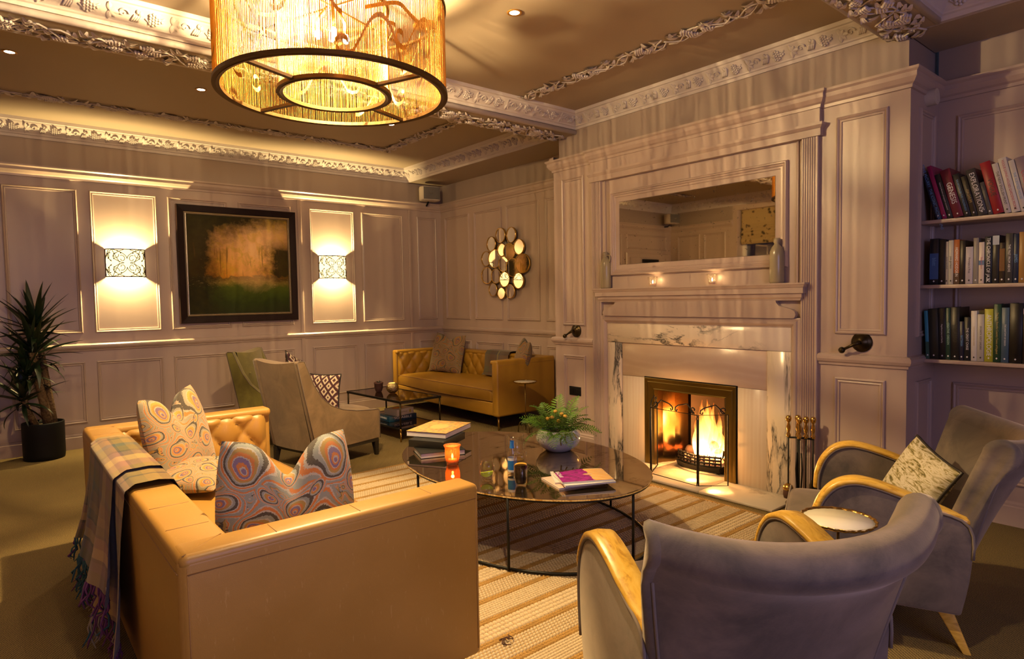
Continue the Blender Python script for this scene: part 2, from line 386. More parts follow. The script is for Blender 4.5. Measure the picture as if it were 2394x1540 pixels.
# paisley woven cushion cloth: nested teardrop rings round scattered centres
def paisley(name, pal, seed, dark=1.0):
    g = N(name); uv = g.co('UV'); rnd = random.Random(seed)
    jit = g.math('MULTIPLY', g.math('SUBTRACT', g.noise(uv, 95, 2), .5), .10)
    wob = g.n('VectorMath', {0: g.n('VectorMath', {0: g.noise(uv, 3.0, 2, .5, 0, 1), 1: (.5, .5, .5)}, operation='SUBTRACT').outputs[0], 3: .13}, operation='SCALE').outputs[0]
    p = g.n('VectorMath', {0: uv, 1: wob}, operation='ADD').outputs[0]
    tm = None; ids = None
    spots = [(.17, .80, .19, 2.2, 5), (.82, .80, .20, .9, -5), (.50, .60, .13, 1.57, 6), (.20, .42, .14, -.6, -6), (.80, .40, .15, 3.6, 6), (.50, .25, .16, -1.4, 5), (.13, .10, .15, .4, 6), (.88, .10, .15, 2.7, -6), (.50, .92, .10, 1.5, 7), (.36, .10, .08, 1, 8), (.66, .10, .08, 2, -8), (.33, .68, .07, 4, 8), (.66, .72, .07, 5, -8), (.36, .42, .06, 2, 8), (.64, .45, .06, 1, 8), (.03, .60, .08, 1, 8), (.97, .60, .08, 2, 8)]
    for (cx, cy, R, an, tw) in spots:
        v = g.n('VectorMath', {0: p, 1: (cx+rnd.uniform(-.02, .02), cy+rnd.uniform(-.02, .02), 0)}, operation='SUBTRACT').outputs[0]
        x, y, _ = g.sep(v); r = g.n('VectorMath', {0: v}, operation='LENGTH').outputs['Value']
        th = g.math('ADD', g.math('SUBTRACT', g.math('ARCTAN2', y, x), an), g.math('MULTIPLY', r, tw))
        c1 = g.math('COSINE', th); shp = g.math('MULTIPLY_ADD', g.math('POWER', g.math('MULTIPLY_ADD', c1, .5, .5), 3.0), .85*R, .62*R)
        t = g.math('DIVIDE', r, shp); tm = t if tm is None else g.math('MINIMUM', tm, t)
    t = g.math('ADD', tm, jit)
    OR, BK, GY, GD, PU, CR = pal
    mot = g.ramp(g.math('MULTIPLY', t, .5), [(0, PU), (.05, CR), (.07, OR), (.11, PU), (.17, CR), (.19, OR), (.235, GD), (.29, CR), (.31, GY), (.36, BK), (.425, CR), (.45, OR), (.50, CR), (.52, GY), (.585, OR), (.62, CR), (.64, GY)], 'CONSTANT')
    # ground: wandering contour lines and dark sprigs
    n = g.math('FRACT', g.math('ADD', g.math('MULTIPLY', g.noise(uv, 7.5, 1, .4, .4), 8.0), jit))
    grd = g.ramp(n, [(0, GY), (.50, CR), (.54, OR), (.66, CR), (.70, GD), (.90, BK), (.97, CR)], 'CONSTANT')
    sp = g.n('TexVoronoi', {'Vector': g.map(uv, (1, 1.9, 1), (0, 0, 1.1)), 'Scale': 22}, feature='F1').outputs['Distance']
    sk = g.ramp(g.math('ADD', sp, g.math('MULTIPLY', g.noise(uv, 70, 2), .4)), [(.40, (1, 1, 1)), (.43, (0, 0, 0))])
    sel = g.ramp(g.noise(uv, 7, 1), [(.47, (0, 0, 0)), (.50, (1, 1, 1))])
    grd = g.mix(g.math('MULTIPLY', sk, sel), grd, BK)
    colr = g.mix(g.ramp(g.math('MULTIPLY', t, .5), [(.66, (0, 0, 0)), (.67, (1, 1, 1))], 'CONSTANT'), mot, grd)
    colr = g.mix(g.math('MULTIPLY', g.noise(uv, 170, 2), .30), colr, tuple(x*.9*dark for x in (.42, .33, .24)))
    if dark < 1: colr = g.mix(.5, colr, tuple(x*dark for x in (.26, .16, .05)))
    wv = g.n('TexWave', {'Vector': g.map(uv, rot=(0, 0, .785)), 'Scale': 60}).outputs[1]
    return g.done(g.pbsdf(colr, .9, 0, g.bump(wv, .3, .002), Sheen_Weight=.15))
PAL1 = ((.46, .13, .012), (.010, .010, .012), (.19, .225, .22), (.30, .19, .035), (.13, .085, .21), (.36, .34, .32))
PAL2 = ((.48, .14, .008), (.010, .009, .010), (.25, .22, .15), (.44, .22, .016), (.12, .06, .14), (.38, .29, .20))
MT['paisley'] = paisley('paisley_tapestry_grey_orange', PAL1, 1)
MT['paisley_warm'] = paisley('paisley_tapestry_orange', PAL2, 2)
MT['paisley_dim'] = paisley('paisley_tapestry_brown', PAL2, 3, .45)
def plaid(name, rampu, rampv, mixf=.5, ru=1.0, rv=1.0):
    g = N(name); uv = g.sep(g.co('UV'))
    a = g.ramp(g.math('FRACT', g.math('MULTIPLY', uv[0], ru)), rampu, 'CONSTANT'); b = g.ramp(g.math('FRACT', g.math('MULTIPLY', uv[1], rv)), rampv, 'CONSTANT')
    c = g.mix(mixf, a, b); n = g.noise(g.co('UV'), 240, 2); c = g.mix(g.math('MULTIPLY', n, .3), c, (.16, .12, .07))
    w = g.n('TexWave', {'Vector': g.map(g.co('UV'), rot=(0, 0, .785)), 'Scale': 120}).outputs[1]
    return g.done(g.pbsdf(c, .95, 0, g.bump(g.math('ADD', w, n), .35, .003), Sheen_Weight=.3))
OCH, CRM, ROS, TEA, NAV, PLM, OLV, BRN = (.24, .15, .025), (.50, .33, .12), (.28, .13, .095), (.008, .07, .085), (.008, .013, .022), (.14, .075, .09), (.095, .085, .018), (.12, .055, .018)
MT['plaid'] = plaid('plaid_wool', [(0, OCH), (.16, NAV), (.185, OCH), (.30, ROS), (.44, CRM), (.58, PLM), (.70, NAV), (.75, OLV), (.9, TEA)],
                    [(0, OLV), (.10, NAV), (.13, ROS), (.25, CRM), (.36, NAV), (.40, PLM), (.50, OLV), (.66, TEA), (.70, NAV), (.76, BRN), (.9, OCH)], .5, 1.5, 2.4)
MT['plaid_dark'] = plaid('dark_plaid_wool', [(0, BRN), (.38, NAV), (.42, (.30, .24, .05)), (.50, NAV), (.54, BRN), (.80, OLV)], [(0, (.035, .030, .02)), (.18, BRN), (.36, NAV), (.40, (.08, .075, .03)), (.62, BRN), (.85, NAV)], .5, 1.0, 2.0)
# cream and plum ikat
g = N('plum_cream_ikat'); uv = g.sep(g.co('UV'))
a = g.math('PINGPONG', g.math('MULTIPLY', uv[0], 4.0), .5); b = g.math('PINGPONG', g.math('MULTIPLY', uv[1], 3.0), .5)
s = g.math('ADD', g.math('ADD', a, b), g.math('MULTIPLY', g.noise(g.map(g.co('UV'), (60, 4, 1)), 2, 2), .12))
MT['ikat'] = g.done(g.pbsdf(g.ramp(g.math('FRACT', g.math('MULTIPLY', s, 2.0)), [(0, (.055, .018, .022)), (.35, (.62, .52, .38)), (.75, (.10, .035, .04))], 'CONSTANT'), .9))
# painted leafy cushion of the right armchair
g = N('abstract_leaf_print'); c = g.co('UV'); n = g.noise(g.map(c, (2, 7, 1), (0, 0, .6)), 2.2, 6, .65, 1.5)
MT['leafprint'] = g.done(g.pbsdf(g.ramp(n, [(.30, (.03, .032, .02)), (.40, (.20, .16, .04)), (.48, (.46, .40, .28)), (.56, (.60, .54, .44)), (.64, (.30, .24, .06)), (.72, (.50, .50, .48))]), .85))
# landscape oil painting
g = N('landscape_oil_painting'); uv0 = g.co('UV')
nz = g.noise(uv0, 5, 6, .7, .6, 1)
p = g.n('VectorMath', {0: uv0, 1: g.n('VectorMath', {0: g.n('VectorMath', {0: nz, 1: (.5, .5, .5)}, operation='SUBTRACT').outputs[0], 3: .22}, operation='SCALE').outputs[0]}, operation='ADD').outputs[0]
x, y, _ = g.sep(p)
sky = g.ramp(y, [(.40, (.36, .15, .012)), (.55, (.42, .20, .03)), (.70, (.40, .22, .085)), (.85, (.30, .17, .07)), (1, (.12, .09, .015))])
lawn = g.ramp(y, [(0, (.012, .014, .004)), (.12, (.014, .022, .003)), (.27, (.040, .056, .005)), (.33, (.16, .11, .02)), (.38, (.10, .055, .01))])
img = g.mix(g.ramp(y, [(.375, (0, 0, 0)), (.395, (1, 1, 1))]), lawn, sky)
gl = g.math('SUBTRACT', 1.0, g.math('MULTIPLY', g.n('VectorMath', {0: g.map(p, (1, .72, 1)), 1: (.66, .48, 0)}, operation='DISTANCE').outputs['Value'], 2.9))
img = g.mix(g.math('MULTIPLY', g.math('MAXIMUM', gl, 0.0), .75), img, (.62, .38, .19))
img = g.mix(g.math('MULTIPLY', g.ramp(g.noise(g.map(uv0, (8, 6, 1)), 1.4, 5, .7, 1.0), [(.45, (0, 0, 0)), (.62, (1, 1, 1))]), g.ramp(y, [(.38, (0, 0, 0)), (.42, (.7, .7, .7)), (.8, (.5, .5, .5))])), img, (.34, .21, .018))
lt = g.ramp(g.math('ADD', x, g.math('MULTIPLY', g.noise(uv0, 9, 5, .7), .30)), [(.30, (1, 1, 1)), (.52, (0, 0, 0))])
rt_ = g.ramp(g.math('ADD', g.math('SUBTRACT', 1.0, x), g.math('MULTIPLY', g.noise(uv0, 8, 5, .7, .0), .28)), [(.28, (1, 1, 1)), (.44, (0, 0, 0))])
rt_ = g.math('MULTIPLY', rt_, g.ramp(y, [(.25, (0, 0, 0)), (.42, (1, 1, 1)), (.66, (1, 1, 1)), (.8, (.1, .1, .1))]))
tp = g.ramp(g.math('ADD', g.math('SUBTRACT', 1.0, y), g.math('MULTIPLY', g.math('ADD', x, g.noise(uv0, 7, 5, .7)), .26)), [(.30, (1, 1, 1)), (.46, (0, 0, 0))])
trees = g.math('MAXIMUM', g.math('MAXIMUM', lt, rt_), tp)
img = g.mix(g.math('MULTIPLY', trees, .97), img, g.mix(g.noise(uv0, 14, 4), (.002, .002, .001), (.020, .018, .003)))
tr = g.ramp(g.noise(g.map(uv0, (34, 2.2, 1)), 1, 2, .5, 0), [(.60, (0, 0, 0)), (.66, (1, 1, 1))])
tr = g.math('MULTIPLY', tr, g.ramp(y, [(.36, (0, 0, 0)), (.40, (1, 1, 1)), (.62, (1, 1, 1)), (.72, (0, 0, 0))]))
img = g.mix(g.math('MULTIPLY', tr, .6), img, (.06, .028, .006))
fl = g.math('MULTIPLY', g.ramp(g.noise(g.map(uv0, (3, 14, 1)), 6, 4, .8), [(.60, (0, 0, 0)), (.66, (1, 1, 1))]), g.ramp(y, [(.26, (0, 0, 0)), (.30, (1, 1, 1)), (.36, (1, 1, 1)), (.39, (0, 0, 0))]))
img = g.mix(g.math('MULTIPLY', fl, .6), img, (.50, .38, .14))
img = g.mix(1.0, img, (2.0, 2.0, 1.9), 'MULTIPLY')
MT['painting'] = g.done(g.pbsdf(img, .6, 0, g.bump(g.noise(uv0, 120, 3), .2, .001), Specular_IOR_Level=.15))
# plants, drinks
g = N('yucca_leaf'); z = g.noise(g.co('Generated'), 3, 2)
MT['yucca'] = g.done(g.pbsdf(g.mix(z, (.003, .010, .003), (.010, .028, .006)), .45))
g = N('fern_leaf'); z = g.noise(g.co('Object'), 9, 2)
MT['fern'] = g.done(g.pbsdf(g.mix(z, (.018, .085, .004), (.12, .26, .012)), .5, 0, None, Subsurface_Weight=.0))
MT['yucca_bark'] = bumpy('yucca_bark', (.12, .07, .03), .8, 45, .9, var=.6, dist=.02)
MT['soil'] = bumpy('soil_moss', (.05, .035, .015), .95, 80, .9, var=.4)
MT['bowl'] = bumpy('mottled_white_glaze', (.74, .75, .78), .15, 7, .05, var=.14)
MT['stoneware'] = bumpy('grey_salt_glaze', (.30, .25, .165), .22, 8, .06, var=.25)
MT['terracotta'] = bumpy('dark_terracotta', (.11, .045, .03), .6, 30, .2)
MT['cola'] = flat('dark_cola', (.012, .004, .003), .08)
MT['lime'] = flat('lime_slice', (.50, .62, .03), .35)
MT['lemon'] = flat('lemon_slice', (.85, .50, .07), .35)
MT['blue_label'] = flat('blue_bottle_label', (.02, .20, .62), .4)
MT['white_label'] = flat('white_paper', (.78, .78, .82), .5)
MT['jute'] = bumpy('brown_jute_braid', (.36, .21, .06), .95, 160, .8, var=.35)
g = N('cream_rug_wool'); c = g.co(); n = g.noise(c, 45, 3)
MT['rug_cream'] = g.done(g.pbsdf(g.mix(n, (.46, .345, .20), (.64, .52, .36)), .95, 0, g.bump(g.noise(c, 500, 2), .5, .002)))
MT['rug_base'] = bumpy('rug_ground_weave', (.34, .22, .09), .95, 220, .8, var=.3)
# brass bead strings of the chandelier: metal that also glows through where the light hits
g = N('gilt_bead_string'); c = g.co()
bw = g.n('TexWave', {'Vector': g.map(c, (0, 0, 1)), 'Scale': 45}, bands_direction='Z').outputs[1]
MT['string'] = g.done(g.n('MixShader', {0: .26, 1: g.n('BsdfPrincipled', {'Base Color': (.50, .28, .06, 1), 'Metallic': .9, 'Roughness': .3, 'Normal': g.bump(bw, .5, .003)}).outputs[0], 2: g.n('BsdfTranslucent', {'Color': (.80, .42, .08, 1)}).outputs[0]}).outputs[0])
MT['gilt'] = flat('gilt_ribbon', (.55, .28, .055), .38, .6)
MT['chand_frame'] = flat('dark_gilt_frame', (.10, .055, .018), .4, .7)
MT['sconce_metal'] = flat('bronze_fretwork', (.035, .018, .004), .4, .5)
g = N('lit_sconce_cloth')
MT['sconce_shade'] = g.done(g.n('Emission', {'Color': (1, .72, .30, 1), 'Strength': 2.6}).outputs[0])
# ================================================================ THE SETTING
YA, XR, XC, XV, XL, YB = 7.67, 5.037, 4.28, 4.77, -1.96, -2.6      # far wall, recess, chimney face, alcove, left, back
YC0, YC1 = 1.397, 4.50                                             # chimney breast right / left edge
YM = 2.95                                                          # axis of the fireplace
ZN, ZF = 3.17, 3.24                                                # ceilings of near and far bay
struct('floor', MB().box(XL-.3, XR+.2, YB-.2, YA+.2, -.1, 0), MT['carpet'])
struct('wall_far', MB().box(XL-.15, XR+.15, YA, YA+.15, 0, 3.4), MT['paint'])
struct('wall_recess', MB().box(XR, XR+.15, 4.4, YA, 0, 3.4), MT['paint'])
WYA, WYB, WZ0, WZ1 = 4.25, 6.22, .85, 2.98
struct('wall_left', MB().box(XL-.3, XL, YB, WYA, 0, 3.4).box(XL-.3, XL, WYB, YA, 0, 3.4).box(XL-.3, XL, WYA, WYB, 0, WZ0).box(XL-.3, XL, WYA, WYB, WZ1, 3.4), MT['paint'])
struct('wall_alcove', MB().box(XV, XV+.15, YB, YC0, 0, 3.4), MT['paint'])
BX0, BX1, BZ0, BZ1 = -.75, 1.95, .85, 2.65
struct('wall_back', MB().box(XL-.15, BX0, YB-.15, YB, 0, 3.4).box(BX1, XV+.15, YB-.15, YB, 0, 3.4).box(BX0, BX1, YB-.15, YB, 0, BZ0).box(BX0, BX1, YB-.15, YB, BZ1, 3.4), MT['paint'])
FY0, FY1, FZ1 = 2.52, 3.39, .76                                    # firebox opening
wc = MB()
wc.box(XC, XV+.2, YC0, FY0, 0, 2.76).box(XC, XV+.2, FY1, YC1, 0, 2.76).box(XC, XV+.2, FY0, FY1, FZ1, 2.76).box(XC+.47, XV+.2, FY0, FY1, 0, FZ1)
struct('wall_chimney', wc, MT['paint'])
struct('wall_chimney_upper', MB().box(XC+.055, XV+.2, YC0+.03, YC1-.025, 2.76, 3.4), MT['wall'])
# plain wall band above the panelling
struct('wall_far_frieze', MB().box(XL, XR, YA-.004, YA+.01, 2.82, 3.2), MT['wall'])
struct('wall_recess_frieze', MB().box(XR-.004, XR+.01, 4.5, YA, 2.82, 3.2), MT['wall'])
struct('wall_left_frieze', MB().box(XL-.01, XL+.004, 6.3, YA, 2.82, 3.2), MT['wall'])
struct('wall_alcove_frieze', MB().box(XV-.004, XV+.01, YB, YC0, 2.79, 3.1), MT['wall'])
# ceilings, beams, soffits
struct('ceiling', MB().box(XL, XC+.1, 4.5, YA, ZF, 3.42).box(XL, XC+.12, 1.5, 4.3, ZN, 3.42).box(XL, XC+.1, YB, 1.3, ZN, 3.42), MT['ceil'])
struct('ceiling_soffit_recess', MB().box(4.5, XR, 4.52, YA, 3.07, 3.42), MT['ceil'])
struct('ceiling_soffit_alcove', MB().box(4.29, XV, YB, 1.42, 2.99, 3.42), MT['ceil'])
B1, B2 = (4.25, 4.55), (1.265, 1.54)
bm1 = struct('ceiling_beam_far', MB().box(XL, XC+.25, B1[0], B1[1], 2.995, 3.42), MT['ceil'])
bm2 = struct('ceiling_beam_near', MB().box(XL, XC+.1, B2[0], B2[1], 2.995, 3.42), MT['ceil'])

def cornice(name, path, zb, zc, out, closed=True):
    h = zc-zb; q = lambda o, t: (o*out, zb+t*h)
    prof = [q(-.05, 0), q(.10, 0), q(.16, .14), q(.24, .18), q(.27, .24), q(.80, .74), q(.84, .80), q(.93, .83), q(1.0, 1.0)]
    return struct(name, MB().sweep(path, prof, closed), MT['plaster'])
cn = cornice('ceiling_cornice_near', [(XC+.055, B2[1]), (XC+.055, B1[0]), (XL, B1[0]), (XL, B2[1])], 3.035, ZN, .125)
cf = cornice('ceiling_cornice_far', [(4.5, B1[1]), (4.5, YA), (XL, YA), (XL, B1[1])], 3.07, ZF, .13)
ct = cornice('ceiling_cornice_third', [(4.29, YB), (4.29, B2[0]), (XL, B2[0]), (XL, YB)], 3.0, ZN, .125)
for o, y0, sgn in ((bm1, B1[0], -1), (bm1, B1[1], 1), (bm2, B2[1], 1), (bm2, B2[0], -1)):
    MB().tube([(XL, y0, 3.012), (XC+.06, y0, 3.012)], .021, 12).build('roll_moulding', MT['plaster'], o)
MB().tube([(4.5, B1[1], 3.085), (4.5, YA, 3.085)], .016, 10).build('roll_moulding', MT['plaster'], cf)

# carved vine frieze: one tile of grapes, leaf and scroll, repeated
def carved_tile(seed):
    rnd = random.Random(seed); b = MB()
    for i in range(5):                                   # grape bunch
        for j in range(5-abs(i-1)-(i > 2)):
            b.sphere((.020+i*.0155, (j-(4-abs(i-1)-(i > 2))/2)*.0155, .004), (.0095, .0095, .010), 7, 5)
    for k in range(5):                                   # five-lobed vine leaf
        a = radians(-100+50*k); l = .034 if k in (1, 3) else .040
        c = (.142+cos(a)*l*.55, sin(a)*l*.55, .003)
        n = 7; vs = []
        b.grid(lambda u, v, a=a, c=c, l=l: (c[0]+cos(a)*(u-.5)*l*1.25-sin(a)*(v-.5)*.030*sin(pi*min(max(u, .04), .96))**.7, c[1]+sin(a)*(u-.5)*l*1.25+cos(a)*(v-.5)*.030*sin(pi*min(max(u, .04), .96))**.7, c[2]+.008*sin(pi*v)*(.5+.5*abs(sin(3*pi*v)))), 5, 6)
    b.tube([(-.005+.02*t, -.022*sin(t*.9), .004) for t in range(0, 6)], .004, 6)
    b.tube([(.205+.030*(1-t/14)*cos(t*.55), .004+.028*(1-t/14)*sin(t*.55), .005) for t in range(0, 13)], [.0055-.0002*t for t in range(13)], 6)
    for k in range(4):                                   # ribbed half leaf
        b.tube([(.245+k*.011+.006*t, -.030+.0125*t, .003+.003*sin(t)) for t in range(4)], .0058, 6)
    b.sphere((.292, .016, .003), (.014, .018, .010), 8, 5); b.sphere((.276, .026, .003), (.010, .014, .008), 8, 5)
    return b.mesh('carved_vine', MT['plaster'])
TILE = carved_tile(3)
def run_tiles(parent, p0, p1, up_dir, out_dir, step=.315, scale=1.0, me=None):
    p0 = Vector(p0); p1 = Vector(p1)
    if (p1-p0).cross(Vector(up_dir)).z > 0: p0, p1 = p1, p0
    d = (p1-p0); L = d.length; d.normalize(); n = max(1, int(round(L/step)))
    for k in range(n):
        o = new_obj('carved_vine', me or TILE, parent); m = basis(p0+d*(L*k/n), d, up_dir)
        o.matrix_local = m @ Matrix.Diagonal((L/n/.32, scale, scale, 1))
s2 = sqrt(.5)
zt = lambda zb, zc, t: zb+t*(zc-zb)
run_tiles(cn, (XC+.055-.125*.53, 1.62, zt(3.035, ZN, .49)), (XC+.055-.125*.53, B1[0]-.07, zt(3.035, ZN, .49)), (-s2, 0, s2), (0, 0, 0), .315, 1.05)
run_tiles(cn, (-1.8, B1[0]-.125*.53, zt(3.035, ZN, .49)), (XC-.02, B1[0]-.125*.53, zt(3.035, ZN, .49)), (0, -s2, s2), (0, 0, 0), .315, 1.05)
run_tiles(cf, (-1.8, YA-.13*.53, zt(3.07, ZF, .49)), (4.42, YA-.13*.53, zt(3.07, ZF, .49)), (0, -s2, s2), (0, 0, 0), .33, 1.2)
run_tiles(cf, (4.5-.13*.53, B1[1]+.1, zt(3.07, ZF, .49)), (4.5-.13*.53, YA-.08, zt(3.07, ZF, .49)), (-s2, 0, s2), (0, 0, 0), .33, 1.2)
run_tiles(cf, (XL+.13*.53, YA-.1, zt(3.07, ZF, .49)), (XL+.13*.53, B1[1]+.1, zt(3.07, ZF, .49)), (s2, 0, s2), (0, 0, 0), .33, 1.2)
run_tiles(ct, (4.29-.125*.53, -.3, zt(3.0, ZN, .49)), (4.29-.125*.53, B2[0]-.08, zt(3.0, ZN, .49)), (-s2, 0, s2), (0, 0, 0), .33, 1.2)
# garlands of vine laid on ceilings and beam undersides (hang down: local z out)
def garland_tile(L, Wd, seed, dens=1.0):
    rnd = random.Random(seed); b = MB()
    def leaf(x, y, a, l, w, h):
        b.grid(lambda u, v: (x+cos(a)*(u-.5)*l-sin(a)*(v-.5)*w*sin(pi*min(max(u, .05), .95))**.6, y+sin(a)*(u-.5)*l+cos(a)*(v-.5)*w*sin(pi*min(max(u, .05), .95))**.6, .004+h*sin(pi*u)*(.55+.45*abs(cos(2*pi*v)))), 6, 6)
    for k in range(int(26*dens)):
        leaf(rnd.uniform(0, L), rnd.uniform(-.42, .42)*Wd, rnd.uniform(-.9, .9)+(0 if rnd.random() < .6 else 2.2), rnd.uniform(.05, .09), rnd.uniform(.028, .045), rnd.uniform(.012, .024))
    for k in range(max(2, int(3*dens))):
        cx, cy = rnd.uniform(.06, L-.06), rnd.uniform(-.25, .25)*Wd; a = rnd.uniform(-.6, .6)
        for i in range(5):
            for j in range(4-abs(i-1)):
                dx, dy = i*.016-.03, (j-(3-abs(i-1))/2)*.016
                b.sphere((cx+dx*cos(a)-dy*sin(a), cy+dx*sin(a)+dy*cos(a), .016), (.010, .010, .012), 7, 5)
    for k in range(2):
        ph = rnd.uniform(0, 6)
        b.tube([(L*t/10, Wd*.32*sin(t*.9+ph+k*2.5), .014+.006*sin(t)) for t in range(11)], .0055, 6)
    return b.mesh('carved_garland', MT['plaster'])
G1 = [garland_tile(.5, .16, s) for s in (11, 12)]; G2 = [garland_tile(.5, .27, s, 1.7) for s in (21, 22)]
def run_garland(parent, p0, p1, tiles, step=.5):
    p0 = Vector(p0); p1 = Vector(p1); d = p1-p0; L = d.length; d.normalize(); n = max(1, int(round(L/step))); side = Vector((0, 0, -1)).cross(d)
    for k in range(n):
        o = new_obj('carved_garland', tiles[k % len(tiles)], parent)
        o.matrix_local = basis(p0+d*(L*k/n), d, side) @ Matrix.Diagonal((L/n/.5, 1, 1, 1))
ceil = bpy.data.objects['ceiling']
run_garland(ceil, (3.58, B1[0]-.13, ZN), (3.58, B2[1]+.12, ZN), G1)
run_garland(ceil, (-1.3, B2[1]+.12, ZN), (-1.3, B1[0]-.13, ZN), G1)
run_garland(ceil, (3.66, 4.85, ZF), (3.66, 6.78, ZF), G1); run_garland(ceil, (3.66, 6.72, ZF), (-1.2, 6.72, ZF), G1)
run_garland(bm1, (XC+.02, (B1[0]+B1[1])/2, 2.995), (XL, (B1[0]+B1[1])/2, 2.995), G2)
run_garland(bm2, (XC+.08, (B2[0]+B2[1])/2, 2.995), (1.0, (B2[0]+B2[1])/2, 2.995), G2)

# rails
DADO = [(0, .985), (.012, .99), (.014, 1.005), (.026, 1.012), (.034, 1.03), (.034, 1.048), (.022, 1.06), (0, 1.066)]
CROWN = [(0, 2.70), (.012, 2.703), (.014, 2.722), (.028, 2.732), (.046, 2.758), (.046, 2.785), (.060, 2.797), (.060, 2.812), (0, 2.82)]
BASE = [(.018, 0), (.018, .118), (.012, .124), (.012, .138), (0, .15)]
far_path = [(XC, 3.975), (XC, YC1), (XR, YC1), (XR, YA), (XL, YA), (XL, 6.3)]
alc_path = [(XV, YB), (XV, YC0), (XC, YC0), (XC, 1.925)]
sh = lambda prof, dz: [(o, z+dz) for o, z in prof]
struct('trim_1', MB().sweep(far_path, DADO), MT['paint']); struct('trim_2', MB().sweep(alc_path, sh(DADO, -.015)), MT['paint'])
struct('trim_3', MB().sweep(far_path[1:], CROWN), MT['paint'])
struct('trim_4', MB().sweep(alc_path, sh(CROWN, -.036)), MT['paint']); struct('trim_5', MB().sweep([(XC, 3.975), (XC, YC1), (XC+.4, YC1)], sh(CROWN, -.036)), MT['paint'])
struct('baseboard_far', MB().sweep(far_path, BASE), MT['paint']); struct('baseboard_alcove', MB().sweep(alc_path, BASE), MT['paint'])

PAN = [(0, 0), (.002, .012), (.010, .017), (.017, .012), (.020, .006), (.027, .009), (.033, .008), (.036, 0)]
def panels(wall, o, u, w, spans, zs, prof=PAN):
    par = bpy.data.objects[wall]
    for a0, a1 in spans:
        for z0, z1 in zs:
            MB().frame(o, u, (0, 0, 1), w, a0, a1, z0, z1, prof).build('panel_moulding', MT['paint'], par)
farx = [(.093, .688), (.789, 1.396), (1.50, 2.117), (2.234, 2.845), (3.075, 3.676), (3.781, 4.397), (4.626, 4.945)]
panels('wall_far', (0, YA, 0), (1, 0, 0), (0, -1, 0), farx, [(1.17, 2.615), (.254, .878)])
panels('wall_far', (0, YA, 0), (1, 0, 0), (0, -1, 0), [(-.45, .0)], [(1.17, 2.615), (.254, .878)]); panels('wall_far', (0, YA, 0), (1, 0, 0), (0, -1, 0), [(-1.8, -.6)], [(2.34, 2.62)])
for bx in (2.955, 4.513):
    MB().box(bx-.024, bx+.024, YA-.012, YA, .15, 2.70).build('batten', MT['paint'], bpy.data.objects['wall_far'], bevel=.004)
panels('wall_recess', (XR, 0, 0), (0, 1, 0), (-1, 0, 0), [(6.97, 7.564), (6.266, 6.858), (5.55, 6.171), (4.85, 5.439)], [(1.17, 2.615), (.254, .878)])
panels('wall_chimney', (XC, 0, 0), (0, 1, 0), (-1, 0, 0), [(4.09, 4.382), (1.513, 1.822)], [(1.18, 2.585), (.25, .895)])
panels('wall_chimney', (0, YC0, 0), (1, 0, 0), (0, -1, 0), [(4.425, 4.69)], [(1.165, 2.575), (.25, .885)])
panels('wall_alcove', (XV, 0, 0), (0, 1, 0), (-1, 0, 0), [(.55, 1.29), (-.3, .45)], [(1.165, 2.56), (.25, .86)])
panels('wall_left', (XL, 0, 0), (0, 1, 0), (1, 0, 0), [(7.0, 7.5), (6.45, 6.9)], [(1.17, 2.615), (.254, .878)])
# rough vertical edge bead where the chimney panelling turns the corner
# window and roman blind of the left wall (seen in the overmantel mirror)
win = MB().frame((XL-.24, 0, 0), (0, 1, 0), (0, 0, 1), (1, 0, 0), WYA, WYB, WZ0, WZ1, [(0, .0), (0, .05), (.07, .05), (.07, .0)])
w1 = struct('window_1', win.box(XL-.24, XL-.20, (WYA+WYB)/2-.02, (WYA+WYB)/2+.02, WZ0, WZ1), MT['white_paint'])
MB().box(XL-.235, XL-.229, WYA, WYB, WZ0, WZ1).build('pane', MT['window_glass'], w1)
g = N('floral_blind_cloth'); c = g.map(g.co(), (1, 1, 1)); v = g.vor(c, 11); n = g.noise(c, 26, 3)
MT['floral'] = g.done(g.pbsdf(g.ramp(g.math('ADD', v, g.math('MULTIPLY', n, .5)), [(.40, (.02, .016, .012)), (.52, (.20, .13, .05)), (.60, (.42, .30, .14))]), .9))
bl = MB().grid(lambda u, v: (XL-.12+.035*abs(sin(v*pi*5))*(1 if v < .5 else .25), WYA+.03+u*(WYB-WYA-.06), 2.36+v*.62), 12, 40)
tag(bl.build('roman_blind', MT['floral']), 'dark floral roman blind reflected in the overmantel mirror', 'blind')
w2 = struct('added_window', MB().frame((0, YB-.1, 0), (1, 0, 0), (0, 0, 1), (0, 1, 0), BX0, BX1, BZ0, BZ1, [(0, 0), (0, .06), (.08, .06), (.08, 0)]).box(.575, .625, YB-.1, YB-.05, BZ0, BZ1), MT['white_paint'])  # unseen window, added and placed to suit the cool fill light
# door of the far wall (also seen only in the mirror)
d1 = struct('door_1', MB().box(-1.72, -.66, YA-.04, YA-.001, 0, 2.18), MT['paint'])
MB().frame((0, YA, 0), (1, 0, 0), (0, 0, 1), (0, -1, 0), -1.83, -.55, -.1, 2.27, [(0, 0), (0, .03), (.02, .045), (.09, .045), (.10, .02)]).build('door_frame', MT['paint'], d1)
for a0, a1, z0, z1 in ((-1.6, -1.25, 1.1, 2.05), (-1.13, -.78, 1.1, 2.05), (-1.6, -1.25, .2, .95), (-1.13, -.78, .2, .95)):
    MB().frame((0, YA-.04, 0), (1, 0, 0), (0, 0, 1), (0, -1, 0), a0, a1, z0, z1, PAN).build('door_panel', MT['paint'], d1)
MB().box(-1.45, -1.0, YA-.10, YA-.04, 2.08, 2.15).build('door_closer', MT['black_plastic'], d1, bevel=.01)
